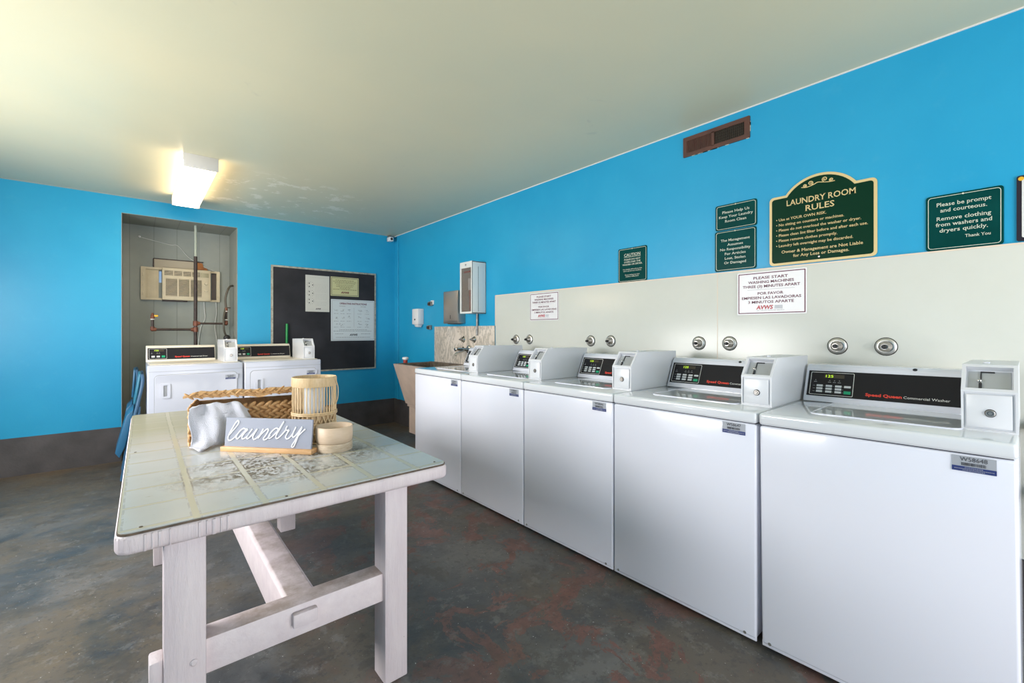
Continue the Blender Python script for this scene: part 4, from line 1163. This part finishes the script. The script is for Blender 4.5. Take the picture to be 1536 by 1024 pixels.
mb = MB(); mb.box(.105, .55, AH+.093, AH+.102, 0, .022); mb.box(.10, .112, AH+.0, AH+.095, 0, .022); mb.build('wood_edge', M_rust, ac)
MB().prism([(.49, AH), (.60, AH), (.58, AH+.03), (.555, AH+.035), (.54, AH+.085), (.49, AH+.09)], 'z', 0, .02).build('rusted_flashing', mat('orange_rust', (.25, .09, .02, 1), .7, noise=.4, nscale=25), ac)
MB().box(.18, .40, -.012, .003, 0, .06).build('lower_bracket', M_rust, ac)
# gas pipe
gp = thing('gas_pipe', 'rusty brown gas pipe with branches running down the niche', 'pipe', (0, 0, 0))
PY = 5.80
mb = MB(); mb.tube([(.491, PY, NZ), (.491, PY, 2.03)], .0125, 12); mb.build('painted_riser', M_greypaint, gp)
mb = MB(); mb.tube([(.491, PY, 2.04), (.491, PY, .90)], .0165, 12); mb.tube([(.487, PY, 1.322), (.765, PY, 1.322)], .0115, 10); mb.tube([(.487, PY, 1.256), (.14, PY, 1.256)], .0125, 10)
mb.tube([(.133, PY, 1.262), (.133, PY, 1.36)], .0125, 10); mb.tube([(.768, PY, 1.33), (.768, PY, 1.47)], .0125, 10)
mb.build('pipe_run', M_rust, gp)
mb = MB()
for c in ((.491, PY, 1.322), (.491, PY, 1.256)):
    mb.lathe([(.023, -.026), (.023, .026)], c, 'z', 16); 
mb.cyl((.50, PY, 1.322), (.53, PY, 1.322), .018); mb.cyl((.48, PY, 1.256), (.45, PY, 1.256), .018)
for c, q in (((.133, PY, 1.256), 1), ((.768, PY, 1.322), -1)):
    mb.ball(c, .020); mb.cyl(c, (c[0]+q*.03, c[1], c[2]), .018); mb.cyl(c, (c[0], c[1], c[2]+.03), .018)
mb.build('pipe_fittings', M_fit, gp)
mb = MB(); mb.lathe([(.016, 1.36), (.018, 1.375), (.014, 1.40), (.006, 1.425)], (.133, PY, 0), 'z', 14); mb.lathe([(.017, 1.45), (.014, 1.50)], (.768, PY, 0), 'z', 14); mb.build('gas_cock', M_fit, gp)
MB().box(.145, .178, PY-.008, PY+.008, 1.385, 1.405, .004).build('yellow_lever', M_yel, gp)
mb = MB()
for x, z in ((.133, 1.355), (.768, 1.455), (.768, 1.36)): mb.lathe([(.0185, 0), (.0185, .010)], (x, PY, z), 'z', 14)
mb.build('sealing_tape', M_cord, gp)
hs = MB(); hs.tube(smooth([(.768, PY, 1.49), (.762, PY, 1.60), (.785, PY, 1.70), (.815, PY+.05, 1.745), (.845, PY+.08, 1.755)], 6), .011, 10); hs.build('upper_hose', mat('brown_grey_hose', (.085, .075, .055, 1), .5), gp)
MB().cyl((.78, PY, 1.50), (.81, PY, 1.50), .006, seg=8).build('cock_lever', M_rust, gp)
hs = MB(); hs.tube(smooth([(.762, PY, 1.49), (.742, PY-.03, 1.38), (.745, PY-.03, 1.25), (.775, PY, 1.15), (.77, PY, 1.0)], 6), .010, 10)
tag(hs.build('gas_hose', MATS['brown_grey_hose']), 'grey flexible hose hanging at the right of the niche', 'hose')
kb = MB().ball((.772, PY-.03, 1.165), (.034, .02, .034)).build('black_plug', M_rubber)
tag(kb, 'round black plug on the hose at the right of the niche', 'plug')
def cord(pts, lab, r=.004, m=M_cord, nm='power_cord', g='cords in the niche'):
    mb = MB(); mb.tube(smooth(pts, 6), r, 6); o = mb.build(nm, m); tag(o, lab, 'cord', g)
cord([(.60, NY-.012, 1.575), (.605, NY-.012, 1.47), (.61, NY-.012, 1.38), (.57, NY-.012, 1.28), (.55, NY-.012, 1.12), (.54, NY-.012, .98)], 'left thin white cord hanging below the air conditioner')
cord([(.715, NY-.012, 1.575), (.72, NY-.012, 1.45), (.705, NY-.012, 1.30), (.715, NY-.012, 1.2), (.74, NY-.012, 1.0)], 'right thin white cord hanging below the air conditioner')
cord([(.035, NY-.01, 2.245), (.28, NY-.01, 2.195), (.36, NY-.01, 2.19), (.46, NY-.01, 2.07), (.60, NY-.01, 1.98), (.73, NY-.01, 1.93)], 'thin pale string sagging across the top of the niche', .003, M_cord, 'string', None)
kn = MB().ball((.033, NY-.012, 2.248), .012, 2).build('hook', M_letter); tag(kn, 'small white hook holding the string in the niche', 'hook')

# folded chairs leaning in the niche
def folded_chair(x, y, lab, m1, lean):
    c = thing('folding_chair', lab, 'folding chair', (x, y, 0), (0, lean, 0), group='folded chairs left of the dryers')
    for s_ in (0, .40):
        mb = MB(); mb.tube(smooth([(0, s_, .02), (0, s_, .45), (.012, s_, .80), (-.005, s_, .89)], 5), .012, 8); mb.build('front_leg', M_bluef, c)
        mb = MB(); mb.tube(smooth([(.035, s_+.01, .02), (.035, s_+.01, .40), (.02, s_+.01, .62)], 5), .011, 8); mb.build('rear_leg', M_bluef, c)
    MB().box(-.022, -.004, .005, .395, .64, .89, .008).build('backrest', m1, c)
    mb = MB(); mb.prism([(-.012, .60), (-.050, .54), (-.062, .40), (-.075, .24), (-.04, .20), (-.018, .30), (-.008, .50)], 'y', .01, .39, .006); mb.build('seat', M_bluep, c)
    return c
folded_chair(-.088, 4.78, 'blue folded chair leaning in the gap left of the dryers, front one', mat('teal_blue_plastic', (.03, .17, .26, 1), .4), R(8.5))
folded_chair(-.045, 5.22, 'blue folded chair leaning behind the front folded chair, half hidden', M_bluep, R(3.5))

# ================================================================ CEILING LAMP
lp = thing('ceiling_light', 'lit fluorescent ceiling fixture with wraparound diffuser', 'ceiling light', (.262, 3.95, ZC))
w_, l_, h_ = .214, 1.30, .098
MB().box(.01, w_-.01, .01, l_-.01, -.03, 0).build('housing', M_lampw, lp)
mb = MB(); mb.prism([(.004, -.028), (.004, -h_+.02), (.02, -h_), (w_-.02, -h_), (w_-.004, -h_+.02), (w_-.004, -.028)], 'y', .008, l_-.008); mb.build('diffuser', M_tube, lp)
for y in (0, l_-.008): MB().box(0, w_, y, y+.009, -h_-.002, 0, .002).build('end_cap', M_lampw, lp)

# ================================================================ RIGHT EDGE: hoses and outlet past the last washer
h = MB(); h.tube(smooth([(2.655, -.012, .855), (2.61, -.012, .84), (2.60, -.02, .78), (2.62, -.03, .70), (2.60, -.06, .50)], 6), .013, 10)
tag(h.build('washer_hose', M_rubber), 'black rubber hose hanging behind the nearest washer at the right edge', 'hose')
mb = MB(); mb.box(XR-.04, XR-.014, -.12, -.008, .845, .880, .004); tag(mb.build('hose_bracket', mat('dark_red_brown', (.12, .03, .03, 1), .5)), 'dark bracket on the board at the right edge', 'bracket')
mb = MB(); mb.tube([(XR-.04, -.012, .60), (XR-.04, -.4, .60)], .018, 12); tag(mb.build('drain_pipe', M_rubber), 'black drain pipe low on the wall at the right edge', 'pipe')
